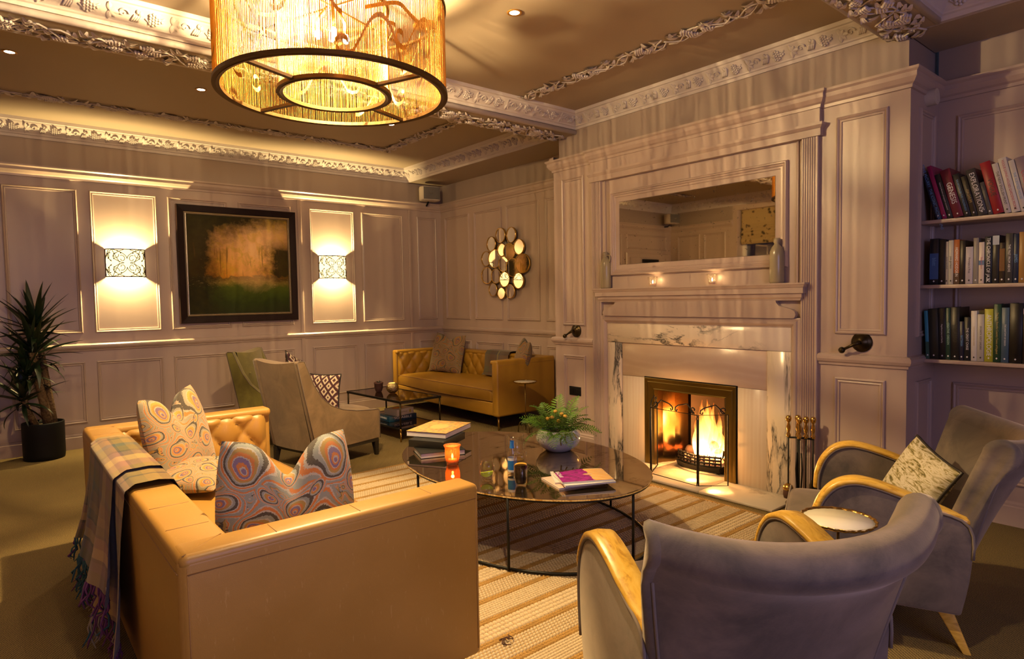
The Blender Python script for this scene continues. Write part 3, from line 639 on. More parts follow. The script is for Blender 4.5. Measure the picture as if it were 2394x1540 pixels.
# ================================================================ FIREPLACE
def wpart(mb, name, mat, par, **k):
    """geometry written in world coordinates, parented to an unrotated thing"""
    return mb.build(name, mat, par, loc=-Vector(par.location), **k)
ZH = .02
fp = thing('fireplace', 'pinkish painted fireplace with fluted pilasters, overmantel mirror and veined marble surround', 'fireplace', (XC, YM, 0))
for y0, y1 in ((3.861, 3.973), (1.927, 2.039)):
    poly = [(XC, y0), (XC-.030, y0), (XC-.034, y0+.004)]
    wd_ = (y1-y0-.02)/6
    for k in range(6):
        a = y0+.010+k*wd_
        poly += [(XC-.034, a+.002), (XC-.027, a+.005), (XC-.027, a+wd_-.005), (XC-.034, a+wd_-.002)]
    poly += [(XC-.034, y1-.004), (XC-.030, y1), (XC, y1)]
    wpart(MB().prism(poly, (0, 0, 0), (1, 0, 0), (0, 1, 0), (0, 0, 2.49)), 'pilaster', MT['paint'], fp)
P2 = XC-.033
ent = [(XC, 1.918), (P2, 1.918), (P2, 3.980), (XC, 3.980)]
wpart(MB().sweep(ent, [(0, 2.487), (.010, 2.489), (.010, 2.535), (.014, 2.538), (.026, 2.556), (.028, 2.572), (0, 2.576)]).box(P2, XC, 1.918, 3.98, 2.487, 2.77), 'entablature', MT['paint'], fp)
wpart(MB().sweep(ent, [(0, 2.668), (.008, 2.670), (.010, 2.690), (.022, 2.700), (.036, 2.725), (.036, 2.752), (.048, 2.762), (.048, 2.778), (0, 2.784)]), 'crown_moulding', MT['paint'], fp)
# inner bead beside the left pilaster, overmantel field
for ya_ in (3.818, 2.065): wpart(MB().box(XC-.014, XC, ya_, ya_+.017, 1.5, 2.487), 'edge_bead', MT['paint'], fp, bevel=.004)
wpart(MB().frame((XC, 0, 0), (0, 1, 0), (0, 0, 1), (-1, 0, 0), 2.14, 3.757, 1.634, 2.372, [(0, 0), (0, .016), (.008, .030), (.016, .030), (.020, .020), (.032, .024), (.038, .015), (.050, .016), (.056, .009), (.092, .008), (.096, .002)]), 'mirror_frame', MT['paint'], fp)
wpart(MB().box(XC-.006, XC-.002, 2.236, 3.661, 1.730, 2.276), 'mirror_glass', MT['mirror'], fp)
shp = [(XC, 2.048), (P2+.002, 2.048), (P2+.002, 3.852), (XC, 3.852)]
wpart(MB().sweep(shp, [(-.02, 1.40), (.014, 1.402), (.018, 1.414), (.028, 1.424), (.032, 1.450), (.046, 1.452), (.046, 1.488), (.052, 1.492), (.060, 1.508), (.066, 1.512), (.066, 1.523), (-.033, 1.523)]).box(P2-.05, XC, 2.02, 3.88, 1.5, 1.521), 'mantel_shelf', MT['paint'], fp)
oge = [(3.69, 1.402), (3.695, 1.385), (3.715, 1.365), (3.76, 1.352), (3.80, 1.342), (3.826, 1.325), (3.834, 1.305), (3.828, 1.288), (3.818, 1.278)]
poly = oge+[(2*YM-a, b) for a, b in reversed(oge)]
wpart(MB().prism(poly, (XC-.046, 0, 0), (0, 1, 0), (0, 0, 1), (.04, 0, 0)), 'frieze_board', MT['paint'], fp)
wpart(MB().frame((XC, 0, 0), (0, 1, 0), (0, 0, 1), (-1, 0, 0), 2.040, 3.868, -.2, 1.280, [(0, 0), (0, .030), (.010, .034), (.018, .030), (.026, .040), (.042, .040), (.056, .028), (.060, .022), (.067, .022), (.070, 0)]), 'bolection_moulding', MT['paint'], fp)
# marble slabs
for nm, mt, y0, y1, z0, z1, x0 in (('marble_lintel', 'marble_lintel', 2.108, 3.802, 1.043, 1.212, .020), ('marble_jamb', 'marble', 3.642, 3.802, 0, 1.041, .017), ('marble_jamb', 'marble', 2.108, 2.286, 0, 1.041, .017),
                           ('onyx_slab', 'onyx', 2.288, 3.640, .754, 1.041, .008), ('onyx_slab', 'onyx_up', 3.388, 3.640, 0, .752, .008), ('onyx_slab', 'onyx_up', 2.288, 2.526, 0, .752, .008)):
    wpart(MB().box(XC-x0, XC+.004, y0, y1, z0, z1), nm, MT[mt], fp, bevel=.002, seg=1)
hs = [(3.905, 2.055), (3.905, 2.62), (3.905, 3.22), (3.905, 3.85)]
for k in range(3):
    wpart(MB().box(3.905, XC+.44, hs[k][1]+.001, hs[k+1][1]-.001, .001, ZH), 'hearth_slab', MT['hearth'], fp, bevel=.003, seg=1)
# brass surround and firebox
wpart(MB().frame((XC-.004, 0, 0), (0, 1, 0), (0, 0, 1), (-1, 0, 0), 2.528, 3.386, -.25, .757, [(0, -.01), (0, .016), (.006, .020), (.030, .014), (.036, .018), (.088, .010), (.094, .014), (.100, .012), (.103, -.03)]), 'brass_surround', MT['old_brass'], fp)
wpart(MB().frame((XC-.001, 0, 0), (0, 1, 0), (0, 0, 1), (-1, 0, 0), 2.521, 3.393, -.25, .764, [(0, 0), (0, .012), (.009, .012), (.009, 0)]), 'black_gasket', MT['black_plastic'], fp)
XK = XC+.46
fb = wpart(MB().box(XK-.01, XK, 2.56, 3.36, ZH, .74).box(XC+.03, XK, 2.53, 2.545, ZH, .74).box(XC+.03, XK, 2.53, 3.38, .735, .75), 'firebox', MT['soot'], fp)
for (xa, ya, xb, yb) in ((XC+.02, 3.30, XC+.10, 3.285), (XC+.10, 3.285, XC+.20, 3.235), (XC+.20, 3.255, XC+.42, 3.16), (XC+.02, 2.615, XC+.40, 2.70)):
    wpart(MB().prism([(xa, ya), (xb, yb), (xb, yb+.012), (xa, ya+.012)], (0, 0, ZH), (1, 0, 0), (0, 1, 0), (0, 0, .68)), 'metal_cheek', MT['fire_metal'], fp)
wpart(MB().grid(lambda u, v: (XK-.02-.10*abs(u-.5)**2*4, 2.70+u*.47, ZH+.02+v*.66), 14, 2), 'fire_back', MT['soot'], fp)
# grate with logs, embers and flames
gr = thing('fire_grate', 'blackened iron fire basket holding burning logs inside the fireplace', 'grate', (XC+.20, 2.93, ZH))
b = MB()
front = lambda t, z: (-.10-.06*sin(pi*t), -.20+.40*t, z)
for z in (.06, .085, .11, .135): b.tube([front(t/10, z) for t in range(11)], .008, 6)
for t in range(0, 11): b.tube([front(t/10, .05), front(t/10, .145)], .006, 5)
b.box(-.12, .14, -.20, .20, .045, .06)
b.build('basket', MT['iron'], gr)
MB().grid(lambda u, v: (front(u, 0)[0]-.012-.02*v, front(u, 0)[1], .015+.045*v), 10, 2).build('ash_lip', MT['iron'], gr)
for sx in (-1, 1): MB().box(-.1, .12, sx*.17-.01, sx*.17+.01, 0, .05).build('leg', MT['iron'], gr)
def log(nm, p0, p1, r, lab):
    d = Vector(p1)-Vector(p0); n = 9
    pts = [Vector(p0)+d*(k/n)+Vector((0, 0, .006*sin(k*2.1))) for k in range(n+1)]
    o = MB().tube(pts, [r*(1+.08*sin(k*1.7)) for k in range(n+1)], 9).build(nm, MT['charred'])
    return tag(o, lab, 'log', 'burning logs in the grate')
gx, gy = XC+.20, 2.93
log('log', (gx-.04, gy-.17, .165), (gx-.02, gy+.16, .150), .042, 'charred log lying across the front of the fire basket')
log('log', (gx+.07, gy-.15, .175), (gx+.05, gy+.15, .160), .045, 'charred log at the back of the fire basket')
log('log', (gx-.06, gy-.12, .225), (gx+.08, gy+.05, .235), .036, 'charred log laid slantwise on top of the burning pile')
rnd = random.Random(5); b = MB()
for k in range(26): b.sphere((rnd.uniform(-.09, .1), rnd.uniform(-.17, .17), .07+rnd.uniform(0, .03)), rnd.uniform(.012, .022), 6, 4)
tag(b.build('ember_bed', MT['ember'], None, loc=gr.location), 'bed of glowing embers under the burning logs', 'embers', kind='stuff')
fl = thing('fire', 'bright yellow fire burning in the brass framed firebox', 'fire', (gx, gy, .13))
rnd = random.Random(9)
for k in range(22):
    x, y = rnd.uniform(-.07, .07), rnd.gauss(-.03, .065); h = .17+.34*max(0, 1-abs(y+.03)/.17)*rnd.uniform(.6, 1); w = rnd.uniform(.03, .062); ph = rnd.uniform(0, 6)
    n = 10; pts = [(x+.018*sin(ph+t*.7)*t/n, y+.03*sin(ph*1.7+t*.55)*t/n, h*t/n) for t in range(n+1)]
    MB().tube(pts, [max(.002, w*(sin(pi*min(1, .16+.84*t/n))**.8)*(1-.35*t/n)) for t in range(n+1)], 9, sq=.6).build('flame_tongue', MT['flame'], fl)
lamp('fire_light', 'POINT', (-.03, -.02, .20), P_FIRE, (1, .48, .14), fl, .09)
lamp('fire_light', 'POINT', (-.17, .02, .14), P_FIRE*.5, (1, .45, .12), fl, .06)
# folding fire screen
fs = thing('fire_screen', 'folding black wire fire screen with scroll tops standing before the fire', 'fire screen', (4.01, 2.70, ZH))
base = [(4.27, 3.26), (4.022, 3.138), (4.002, 2.688), (4.178, 2.538)]
base = [Vector((a-4.01, b_-2.70, 0)) for a, b_ in base]
g = N('fine_black_mesh'); MT['mesh'] = g.done(g.n('MixShader', {0: .13, 1: g.n('BsdfTransparent').outputs[0], 2: g.pbsdf((.02, .015, .01), .6)}).outputs[0])
Z = Vector((0, 0, 1))
for k in range(3):
    p, q = base[k], base[k+1]; d = q-p; L = d.length; d = d.normalized(); h = .535
    b = MB(); a0 = p+d*.006; a1 = q-d*.006
    b.tube([a0+Z*.0, a0+Z*h, a1+Z*h, a1, a0], .0055, 6)
    fr = b.build('frame', MT['iron'], fs)
    MB().add([a0+Z*.01, a1+Z*.01, a1+Z*h, a0+Z*h], [(0, 1, 2, 3)]).build('mesh_panel', MT['mesh'], fr)
    for s in ((0, 1) if L > .3 else (0,)):
        wS = L/2 if L > .3 else L
        o = a0+d*(s*wS); b = MB(); flip = (s == 1) or k == 2
        cur = []
        for t in range(0, 12): cur.append((.045+.030*(1-t/16)*cos(3.6+t*.50-5.5), .035+.028*(1-t/16)*sin(3.6+t*.5-5.5)))
        cur = list(reversed(cur))+[(.10*wS/.22, .075), (.60*wS, .066), (.80*wS, .055), (.93*wS, .035), (.95*wS, .012), (.88*wS, .006), (.86*wS, .022)]
        pts = [o+d*((wS-a) if flip else a)+Z*(h+c) for a, c in cur]
        b.tube(pts, .0048, 6); b.build('scroll', MT['iron'], fs)
for k in (1, 2): MB().tube([base[k]+Z*.02, base[k]+Z*.5], .008, 8).build('hinge_post', MT['iron'], fs)
# companion set
cs = thing('fireside_tool_stand', 'black iron companion set stand with a brass knobbed central post beside the hearth', 'tool stand', (4.14, 2.00, ZH))
b = MB().lathe([(.075, 0), (.075, .010), (.03, .016), (.010, .02)], n=16).tube([(0, 0, .01), (0, 0, .47)], .009, 8); b.build('post', MT['iron'], cs)
KNOB = [(.0, 0), (.013, .004), (.015, .02), (.008, .035), (.012, .055), (.014, .075), (.007, .10), (.008, .105), (.016, .115), (.020, .132), (.015, .148), (0, .153)]
MB().lathe(KNOB, (0, 0, .46), 12).build('knob', MT['brass'], cs)
hang = [(-.012, .058), (.022, -.045), (-.02, -.02), (.045, -.082)]
b = MB().tube([(-.014, .062, .452), (0, 0, .458), (.048, -.088, .452)], .007, 6).tube([(-.03, -.03, .452), (.03, .02, .452)], .006, 6); b.build('hook_bar', MT['iron'], cs)
def tool(nm, lab, dx, dy, head):
    o = thing(nm, lab, 'fire tool', (4.14+dx, 2.00+dy, ZH), 0, 'fireside tools on the stand')
    MB().lathe(KNOB, (0, 0, .452), 12).build('handle', MT['brass'], o)
    MB().tube([(0, 0, .10), (0, 0, .455)], .0055, 6).build('rod', MT['iron'], o); head(o); return o
def brush(o):
    MB().lathe([(.0, .135), (.012, .135), (.030, .118), (.036, .098), (.034, .09)], n=14).build('brush_cap', MT['brass'], o)
    MB().lathe([(.033, .09), (.035, .06), (.028, .035), (.0, .030)], n=14).build('bristles', MT['charred'], o)
def shovel(o):
    MB().grid(lambda u, v: (.004+.016*(2*u-1)**2, -.034*(1 if v > .25 else .55+1.8*v)+u*.068*(1 if v > .25 else .55+1.8*v)-0*v, .02+.15*(1-v)), 6, 8).build('blade', MT['iron'], o)
def poker(o): MB().tube([(0, 0, .1), (0, 0, .05), (.02, .0, .06)], .007, 6).build('tip', MT['iron'], o)
def tongs(o): MB().tube([(0, -.014, .36), (0, -.022, .25), (0, -.008, .04)], .005, 6).tube([(0, .014, .36), (0, .022, .25), (0, .008, .04)], .005, 6).build('jaws', MT['iron'], o)
tool('hearth_brush', 'hearth brush with a brass dome and black bristles, leftmost on the fireside stand', *hang[0], brush)
tool('fire_tongs', 'black iron fire tongs with brass handle at the front of the fireside stand', *hang[2], tongs)
tool('fire_poker', 'black iron poker with brass handle behind the post of the fireside stand', *hang[1], poker)
tool('ash_shovel', 'black ash shovel with brass handle, rightmost on the fireside stand', *hang[3], shovel)
# things on the mantel shelf
def stone_bottle(lab, y, r, h, handle):
    o = thing('stoneware_bottle', lab, 'bottle', (XC-.047, y, 1.523), 0, 'stoneware bottles on the mantel shelf')
    MB().lathe([(r*.92, 0), (r, .012), (r, h*.60), (r*.96, h*.70), (r*.70, h*.80), (r*.40, h*.855), (r*.36, h*.88), (r*.46, h*.905), (r*.47, h*.955), (r*.40, h*.975), (r*.40, h)], n=22).build('body', MT['stoneware'], o)
    if handle: MB().tube([(0, -r*.40-.0, h*.90), (0, -r*.9, h*.91), (0, -r*1.12, h*.85), (0, -r*1.05, h*.76), (0, -r*.82, h*.71)], .008, 8, sq=.7).build('handle', MT['stoneware'], o)
stone_bottle('tall stoneware bottle with small loop handle at the left end of the mantel shelf', 3.79, .048, .325, True)
stone_bottle('tall plain stoneware bottle at the right end of the mantel shelf', 2.20, .049, .315, False)
def tealight(y, lab):
    o = thing('tealight_holder', lab, 'candle', (XC-.055, y, 1.523), 0, 'tealights on the mantel shelf')
    wob = lambda a, z: 1+.05*cos(14*a)
    MB().lathe([(.028, 0), (.031, .004), (.042, .085), (.040, .086), (.029, .008)], n=56, wob=wob, capt=False).build('ribbed_glass', MT['glass'], o)
    MB().lathe([(.024, .008), (.025, .028), (.024, .030)], n=16).build('wax', MT['wax'], o)
    MB().lathe([(.001, .030), (.005, .038), (.003, .050), (0, .058)], n=8).build('flame', MT['flame_small'], o)
    lamp('tealight_glow', 'POINT', (-.004, 0, .062), .35, (1, .6, .25), o, .008)
tealight(3.265, 'lit tealight in ribbed glass on the mantel shelf, nearer the looped bottle')
tealight(2.706, 'lit tealight in ribbed glass near the middle of the mantel shelf')
# wall fittings on the chimney breast
def crank(lab, y, sx):
    o = thing('bell_crank', lab, 'bell crank', (XC, y, 1.13), 0, 'bronze bell cranks on the chimney panelling')
    b = MB(); prof = [(.064, 0), (.064, .006), (.056, .012), (.048, .014), (.044, .022), (.030, .028), (.022, .036), (0, .040)]
    b.grid(lambda u, v: (-prof[int(round(v*7))][1], prof[int(round(v*7))][0]*cos(2*pi*u), prof[int(round(v*7))][0]*sin(2*pi*u)), 24, 7, cu=True); b.build('rose', MT['bronze'], o)
    MB().tube([(-.036, 0, 0), (-.058, .012, -.006), (-.062, .05, -.026), (-.062, .085, -.045)], [.016, .014, .009, .010], 8).build('arm', MT['bronze'], o)
    MB().sphere((-.062, .098, -.052), .021, 12, 8).build('knob', MT['bronze'], o)
crank('round bronze bell crank on the panelling left of the fireplace', 4.21, 1); crank('round bronze bell crank on the wide panel right of the fireplace', 1.655, 1)
so = MB().box(XC-.008, XC, 4.157, 4.31, .505, .59).build('wall_socket', MT['black_plastic'], bevel=.003); tag(so, 'black double socket plate low on the panelling left of the fireplace', 'socket')
for dy in (-.035, .035): MB().box(XC-.0095, XC-.0075, 4.2335+dy-.02, 4.2335+dy+.02, .53, .565).build('outlet', MT['black_metal'], so)
al = thing('wall_alarm', 'round pale grey alarm sounder high on the side of the chimney breast', 'alarm', (4.56, YC0, 2.655))
MB().grid(lambda u, v: (.052*(1-.06*v)*cos(2*pi*u), -.055*v, .052*(1-.06*v)*sin(2*pi*u)), 24, 2, cu=True).add([(.049*cos(2*pi*k/24), -.055, .049*sin(2*pi*k/24)) for k in range(24)], [tuple(range(24))]).build('body', MT['light_grey'], al)
MB().grid(lambda u, v: ((.036-.012*v)*cos(2*pi*u), -.0555-.003*sin(pi*v), (.036-.012*v)*sin(2*pi*u)), 24, 4, cu=True).build('grille_ring', MT['light_grey'], al)
# ================================================================ LAMPS AND WALL THINGS
CX, CY, CZ, CR, CH, CI = 1.414, 3.12, 2.52, .582, .45, .289
ch = thing('chandelier', 'large drum chandelier of gilt bead strings with bronze rings, hanging top left', 'chandelier', (CX, CY, CZ))
ring = lambda r, z0, z1, w: [(r-w, z0), (r, z0), (r, z1), (r-w, z1), (r-w, z0)]
def ringmesh(r, w, z0, z1, n=96):
    b = MB(); p = [(r-w, z0), (r-w*.55, z0-.004), (r-w*.5, z0), (r, z0), (r, z1), (r-w, z1), (r-w, z0)]
    return b.grid(lambda u, v: (p[int(round(v*6))][0]*cos(2*pi*u), p[int(round(v*6))][0]*sin(2*pi*u), p[int(round(v*6))][1]), n, 6, smooth=False, cu=True)
ringmesh(CR, .036, -.006, .012).build('bottom_ring', MT['chand_frame'], ch)
ringmesh(CI, .034, -.008, .010, 72).build('inner_ring', MT['chand_frame'], ch)
ringmesh(CR, .02, CH-.012, CH+.002).build('top_ring', MT['chand_frame'], ch)
ringmesh(CI, .02, CH-.012, CH+.002, 72).build('inner_top_ring', MT['chand_frame'], ch)
for a in (14, 104, 194, 284):
    a = radians(a+8); d = Vector((cos(a), sin(a), 0)); s = Vector((-sin(a), cos(a), 0))
    MB().obox(d*.416+Vector((0, 0, .003)), d*.130, s*.013, (0, 0, .007)).build('spoke', MT['chand_frame'], ch)
    MB().obox(d*.29+Vector((0, 0, CH-.005)), d*.28, s*.007, (0, 0, .005)).build('top_spoke', MT['chand_frame'], ch)
rnd = random.Random(4)
def strings(r, n, rad):
    b = MB()
    for k in range(n):
        a = 2*pi*(k+rnd.uniform(-.25, .25))/n; x, y = r*cos(a), r*sin(a)
        b.tube([(x, y, .004), (x, y, CH-.004)], rad, 4, smooth=True, caps=False)
    return b
so_ = strings(CR-.008, 430, .0017).build('bead_strings', MT['string'], ch, fix=False); so_['kind'] = 'stuff'
si_ = strings(CI-.012, 170, .0013).build('inner_bead_strings', MT['string'], ch, fix=False); si_['kind'] = 'stuff'
def ribbon(pts, w=.016):
    b = MB(); P = [Vector(p) for p in pts]; n = len(P)-1
    def fn(u, v):
        i = min(n, int(round(u*n))); c = P[i]; rad = Vector((c.x, c.y, 0)).normalized() if c.xy.length > 1e-4 else Vector((1, 0, 0))
        return c+rad*((v-.5)*.006)+Vector((0, 0, (v-.5)*2*w))
    b.grid(fn, n, 1); return b
for k in range(9):
    a0 = 2*pi*k/9+.2; rr = .44; pts = []
    for t in range(30):
        q = t/29
        if q < .35:
            th = 2*pi*q/.35*1.0; r_ = .055*(.35+.65*q/.35); pts.append((rr*cos(a0)+r_*cos(th)*-sin(a0), rr*sin(a0)+r_*cos(th)*cos(a0), .10+.10*(k % 3)+r_*sin(th)))
        else:
            s = (q-.35)/.65; a = a0+.14+s*.55; r_ = rr+.06*sin(3*s); pts.append((r_*cos(a), r_*sin(a), .10+.10*(k % 3)+.12*sin(pi*s*1.5)+.05*s))
    ribbon(pts, .011).build('scroll_ribbon', MT['gilt'], ch)
for (x, y, z) in ((.07, .0, .30), (-.06, .05, .31), (-.03, -.07, .29), (.03, .09, .33)):
    MB().sphere((x, y, z), (.018, .018, .026), 12, 8).build('bulb', MT['bulb'], ch)
    MB().tube([(x, y, z+.024), (x, y, z+.075), (x*.3, y*.3, CH)], .009, 8).build('lamp_holder', MT['gilt'], ch)
MB().tube([(0, 0, CH-.01), (0, 0, ZN-CZ)], .010, 8).lathe([(.09, ZN-CZ-.025), (.075, ZN-CZ-.008), (.07, ZN-CZ)], n=24).build('ceiling_rod', MT['gilt'], ch)
rnd = random.Random(31)
for k in range(7):  # unseen ribbons added near the top to throw shadows on the ceiling
    a0 = 2*pi*k/7+.5; pts = []
    for t in range(22):
        q = t/21; a = a0+q*.9; r_ = .24+.24*q+.03*sin(6*q); pts.append((r_*cos(a), r_*sin(a), .405+.025*sin(5*q+k)))
    ribbon(pts, .010).build('shadow_ribbon', MT['gilt'], ch)
# unseen disc added over the rim to cast the round shade on the ceiling
MB().lathe([(.078, 0), (.08, .003), (.078, .006)], (.54, -.05, CH+.018), 24).tube([(.54, -.05, CH), (.54, -.05, CH+.02)], .006, 6).build('shadow_disc', MT['gilt'], ch)
for (x, y, z, w) in ((.05, .0, .362, .7), (-.06, .05, .33, .15), (-.03, -.07, .30, .15)):
    lamp('chandelier_light', 'POINT', (x, y, z), P_CHAND*w, WARM, ch, .022)

def sconce(lab, x):
    o = thing('wall_sconce', lab, 'wall lamp', (x, YA, 1.885), 0, 'fretwork wall sconces on the panelled wall')
    W, H, D = .178, .142, .10
    arc = lambda u, r=1.0: (-W*r*cos(pi*u), -.004-D*r*sin(pi*u)**.8)
    MB().grid(lambda u, v: (arc(u, .965)[0], arc(u, .965)[1], -H+.004+v*(2*H-.008)), 24, 1).build('shade', MT['sconce_shade'], o)
    b = MB()
    for z in (-H, H): b.tube([(*arc(t/24), z) for t in range(25)], .0055, 6)
    for u in (0.0, 1.0): b.tube([(*arc(u), -H), (*arc(u), H)], .005, 6)
    def cur(fn, n=14, r=.0032): b.tube([(*arc(min(1, max(0, fn(t/n)[0]))), fn(t/n)[1]*H) for t in range(n+1)], r, 5)
    for sx in (-1, 1):
        for sz in (-1, 1):
            U = lambda d: .5+sx*d
            cur(lambda t: (U(.0+.215*(1-cos(t*pi*.95))*.5*2*.62), sz*(.30+.68*sin(t*pi*.55))))
            cur(lambda t: (U(.05+.19*sin(t*pi)), sz*(.97-1.0*t)))
            cur(lambda t: (U(.26-.14*t), sz*(.98*(1-t)**1.0+.02)))
            cur(lambda t: (U(.27+.10*sin(pi*t)), sz*(.1+.86*t)))
            cur(lambda t: (U(.08+.055*(1-t*.6)*cos(5.2*t+1)), sz*(.30+.26*(1-t*.6)*sin(5.2*t+1))))
            cur(lambda t: (U(.19+.06*(1-t*.6)*cos(5.4*t+3)), sz*(.58+.26*(1-t*.6)*sin(5.4*t+3))))
            cur(lambda t: (U(.36+.045*(1-t*.6)*cos(5.4*t)), sz*(.45+.3*(1-t*.6)*sin(5.4*t))))
            cur(lambda t: (U(.34+.15*t), sz*(.95-.7*t)))
            for (uu, zz) in ((.10, .72), (.22, .30), (.31, .72), (.155, .88), (.29, .18)):
                b.sphere((*arc(U(uu)), sz*zz*H), (.008, .004, .006), 6, 4)
    b.build('fretwork', MT['sconce_metal'], o)
    MB().box(-.05, .05, -.008, 0, -.05, .05).build('back_plate', MT['sconce_metal'], o)
    lamp('sconce_light', 'POINT', (0, -.048, .03), P_SCONCE, SCON, o, .018)
    lamp('sconce_light', 'POINT', (0, -.048, -.03), P_SCONCE*.7, SCON, o, .018)
sconce('lit half round fretwork sconce between the yucca and the landscape painting', 1.085); sconce('lit half round fretwork sconce right of the landscape painting', 3.365)

def downlight(x, y, z, lab, power=1.0, ang=1.9):
    o = thing('ceiling_downlight', lab, 'downlight', (x, y, z), 0, 'recessed ceiling downlights')
    MB().lathe([(.030, -.001), (.047, -.001), (.047, -.004), (.040, -.007), (.031, -.004)], n=28, capb=False, capt=False).build('trim_ring', MT['gilt'], o)
    MB().add([(.031*cos(2*pi*k/24), .031*sin(2*pi*k/24), -.002) for k in range(24)], [tuple(range(24))]).build('lens', MT['down_lens'], o)
    lamp('downlight_beam', 'SPOT', (0, 0, -.02), P_DOWN*power, NEUTRAL, o, .03, spot_size=ang, spot_blend=.7)
downlight(2.496, 2.945, ZN, 'lit downlight in the ceiling right of the chandelier')
downlight(1.416, 5.747, ZF, 'lit downlight in the far ceiling beside the chandelier rim', 2.4)
downlight(.163, 5.69, ZF, 'lit downlight in the far ceiling at the left edge', 1.0)
for i, (x, y, z, w) in enumerate(((3.2, 5.75, ZF, 2.4), (2.6, -.9, ZN, .3), (.8, .72, ZN, 3.6), (-.9, .3, ZN, .3), (-.6, 2.9, ZN, .3))):  # extra downlights added as fill for the room
    downlight(x, y, z, ('added fill downlight in the far ceiling between the chandelier rim and the recess', 'added fill downlight out of frame behind the foreground armchair', 'added fill downlight out of frame above the near arm of the foreground sofa', 'added fill downlight out of frame in the near left corner of the room', 'added fill downlight out of frame above the floor left of the near sofa')[i], w)

# landscape painting
pf = thing('framed_painting', 'dark framed oil painting of a golden wood and green glade on the panelled wall', 'painting', (2.228, YA-.018, 1.887))
hw, hh = .657, .655
b = MB().frame((0, 0, 0), (1, 0, 0), (0, 0, 1), (0, -1, 0), -hw, hw, -hh, hh, [(0, 0), (0, .040), (.006, .048), (.070, .040), (.076, .030), (.079, .012)])
b.build('frame', MT['frame_wood'], pf)
MB().frame((0, 0, 0), (1, 0, 0), (0, 0, 1), (0, -1, 0), -hw+.075, hw-.075, -hh+.075, hh-.075, [(0, 0), (0, .034), (.010, .040), (.014, .030), (.022, .032), (.026, .020), (.028, .01)]).build('silver_slip', MT['silver'], pf)
MB().grid(lambda u, v: (-hw+.098+u*(2*hw-.196), -.016, -hh+.098+v*(2*hh-.196)), 1, 1, smooth=False).build('canvas', MT['painting'], pf)
MB().box(-hw+.01, hw-.01, -.01, .016, -hh+.01, hh-.01).build('backing', MT['frame_wood'], pf)

# round mirror cluster on the recess wall
mc = thing('mirror_cluster', 'brass rimmed cluster of eighteen small round mirrors above the far sofa', 'mirror', (XR-.05, 6.16, 1.9))
for (y, z, r, tz) in [(6.225, 2.248, 0.095, -0.8), (6.013, 2.235, 0.097, 3.5), (6.418, 2.152, 0.097, 2.4), (6.203, 2.063, 0.081, -3.7), (6.051, 2.035, 0.103, -8.1), (5.868, 2.077, 0.095, -1.8), (6.531, 1.97, 0.097, -1.8), (6.348, 1.961, 0.12, -8.6), (6.172, 1.883, 0.098, -1.9), (5.989, 1.832, 0.117, -7.5), (5.808, 1.872, 0.121, -8.8), (6.517, 1.752, 0.11, -5.5), (6.329, 1.738, 0.095, -2.3), (6.16, 1.69, 0.097, -3.6), (5.889, 1.665, 0.099, -1.7), (6.398, 1.565, 0.086, 0.4), (6.229, 1.515, 0.074, -3.1), (6.048, 1.537, 0.089, 1.3)]:
    pr = [(r*.93, .012), (r*.93, -.012), (r, -.014), (r*1.01, .0), (r, .014), (r*.93, .012)]
    b = MB().grid(lambda u, v: (pr[int(round(v*5))][1]*-1, pr[int(round(v*5))][0]*cos(2*pi*u), pr[int(round(v*5))][0]*sin(2*pi*u)), 36, 5, cu=True)
    rim = b.build('mirror_rim', MT['brass'], mc, loc=(0, y-6.16, z-1.9), rot=(0, 0, -radians(tz)))
    MB().add([(-.006, r*.94*cos(2*pi*k/36), r*.94*sin(2*pi*k/36)) for k in range(36)], [tuple(range(36))]).build('mirror_disc', MT['mirror_small'], rim)
MB().tube([(.012, -.25, -.3), (.012, .0, .35), (.012, .28, -.15), (.012, -.25, -.3)], .006, 6).tube([(.012, 0, .2), (.05, 0, .2)], .006, 6).tube([(.012, .15, .05), (.05, .15, .05)], .006, 6).build('back_rods', MT['black_metal'], mc)

def speaker(lab, loc, rz):
    o = thing('wall_speaker', lab, 'speaker', loc, rz, 'small loudspeakers in the wall corners')
    poly = [(-.150, .0), (-.135, -.055), (-.10, -.085), (.10, -.085), (.135, -.055), (.15, .0), (.12, .10), (-.12, .10)]
    MB().prism(poly, (0, 0, -.095), (1, 0, 0), (0, 1, 0), (0, 0, .19)).build('cabinet', MT['light_grey'], o, bevel=.02, seg=3)
    MB().grid(lambda u, v: (-.118+.236*u, -.0875-.008*sin(pi*u), -.082+.164*v), 10, 2).build('grille', MT['grey_grille'], o)
    MB().box(-.03, .02, -.101, -.095, -.006, .004).build('badge', MT['silver'], o)
    MB().tube([(0, .06, -.10), (0, .12, -.135), (.03, .22, -.13)], .012, 8).build('bracket', MT['black_plastic'], o)
speaker('grey loudspeaker bracketed in the far corner above the panelling', (4.70, 7.42, 2.905), radians(-12))
speaker('grey loudspeaker in a far corner, seen only in the overmantel mirror', (XL+.30, 7.42, 2.93), radians(12))
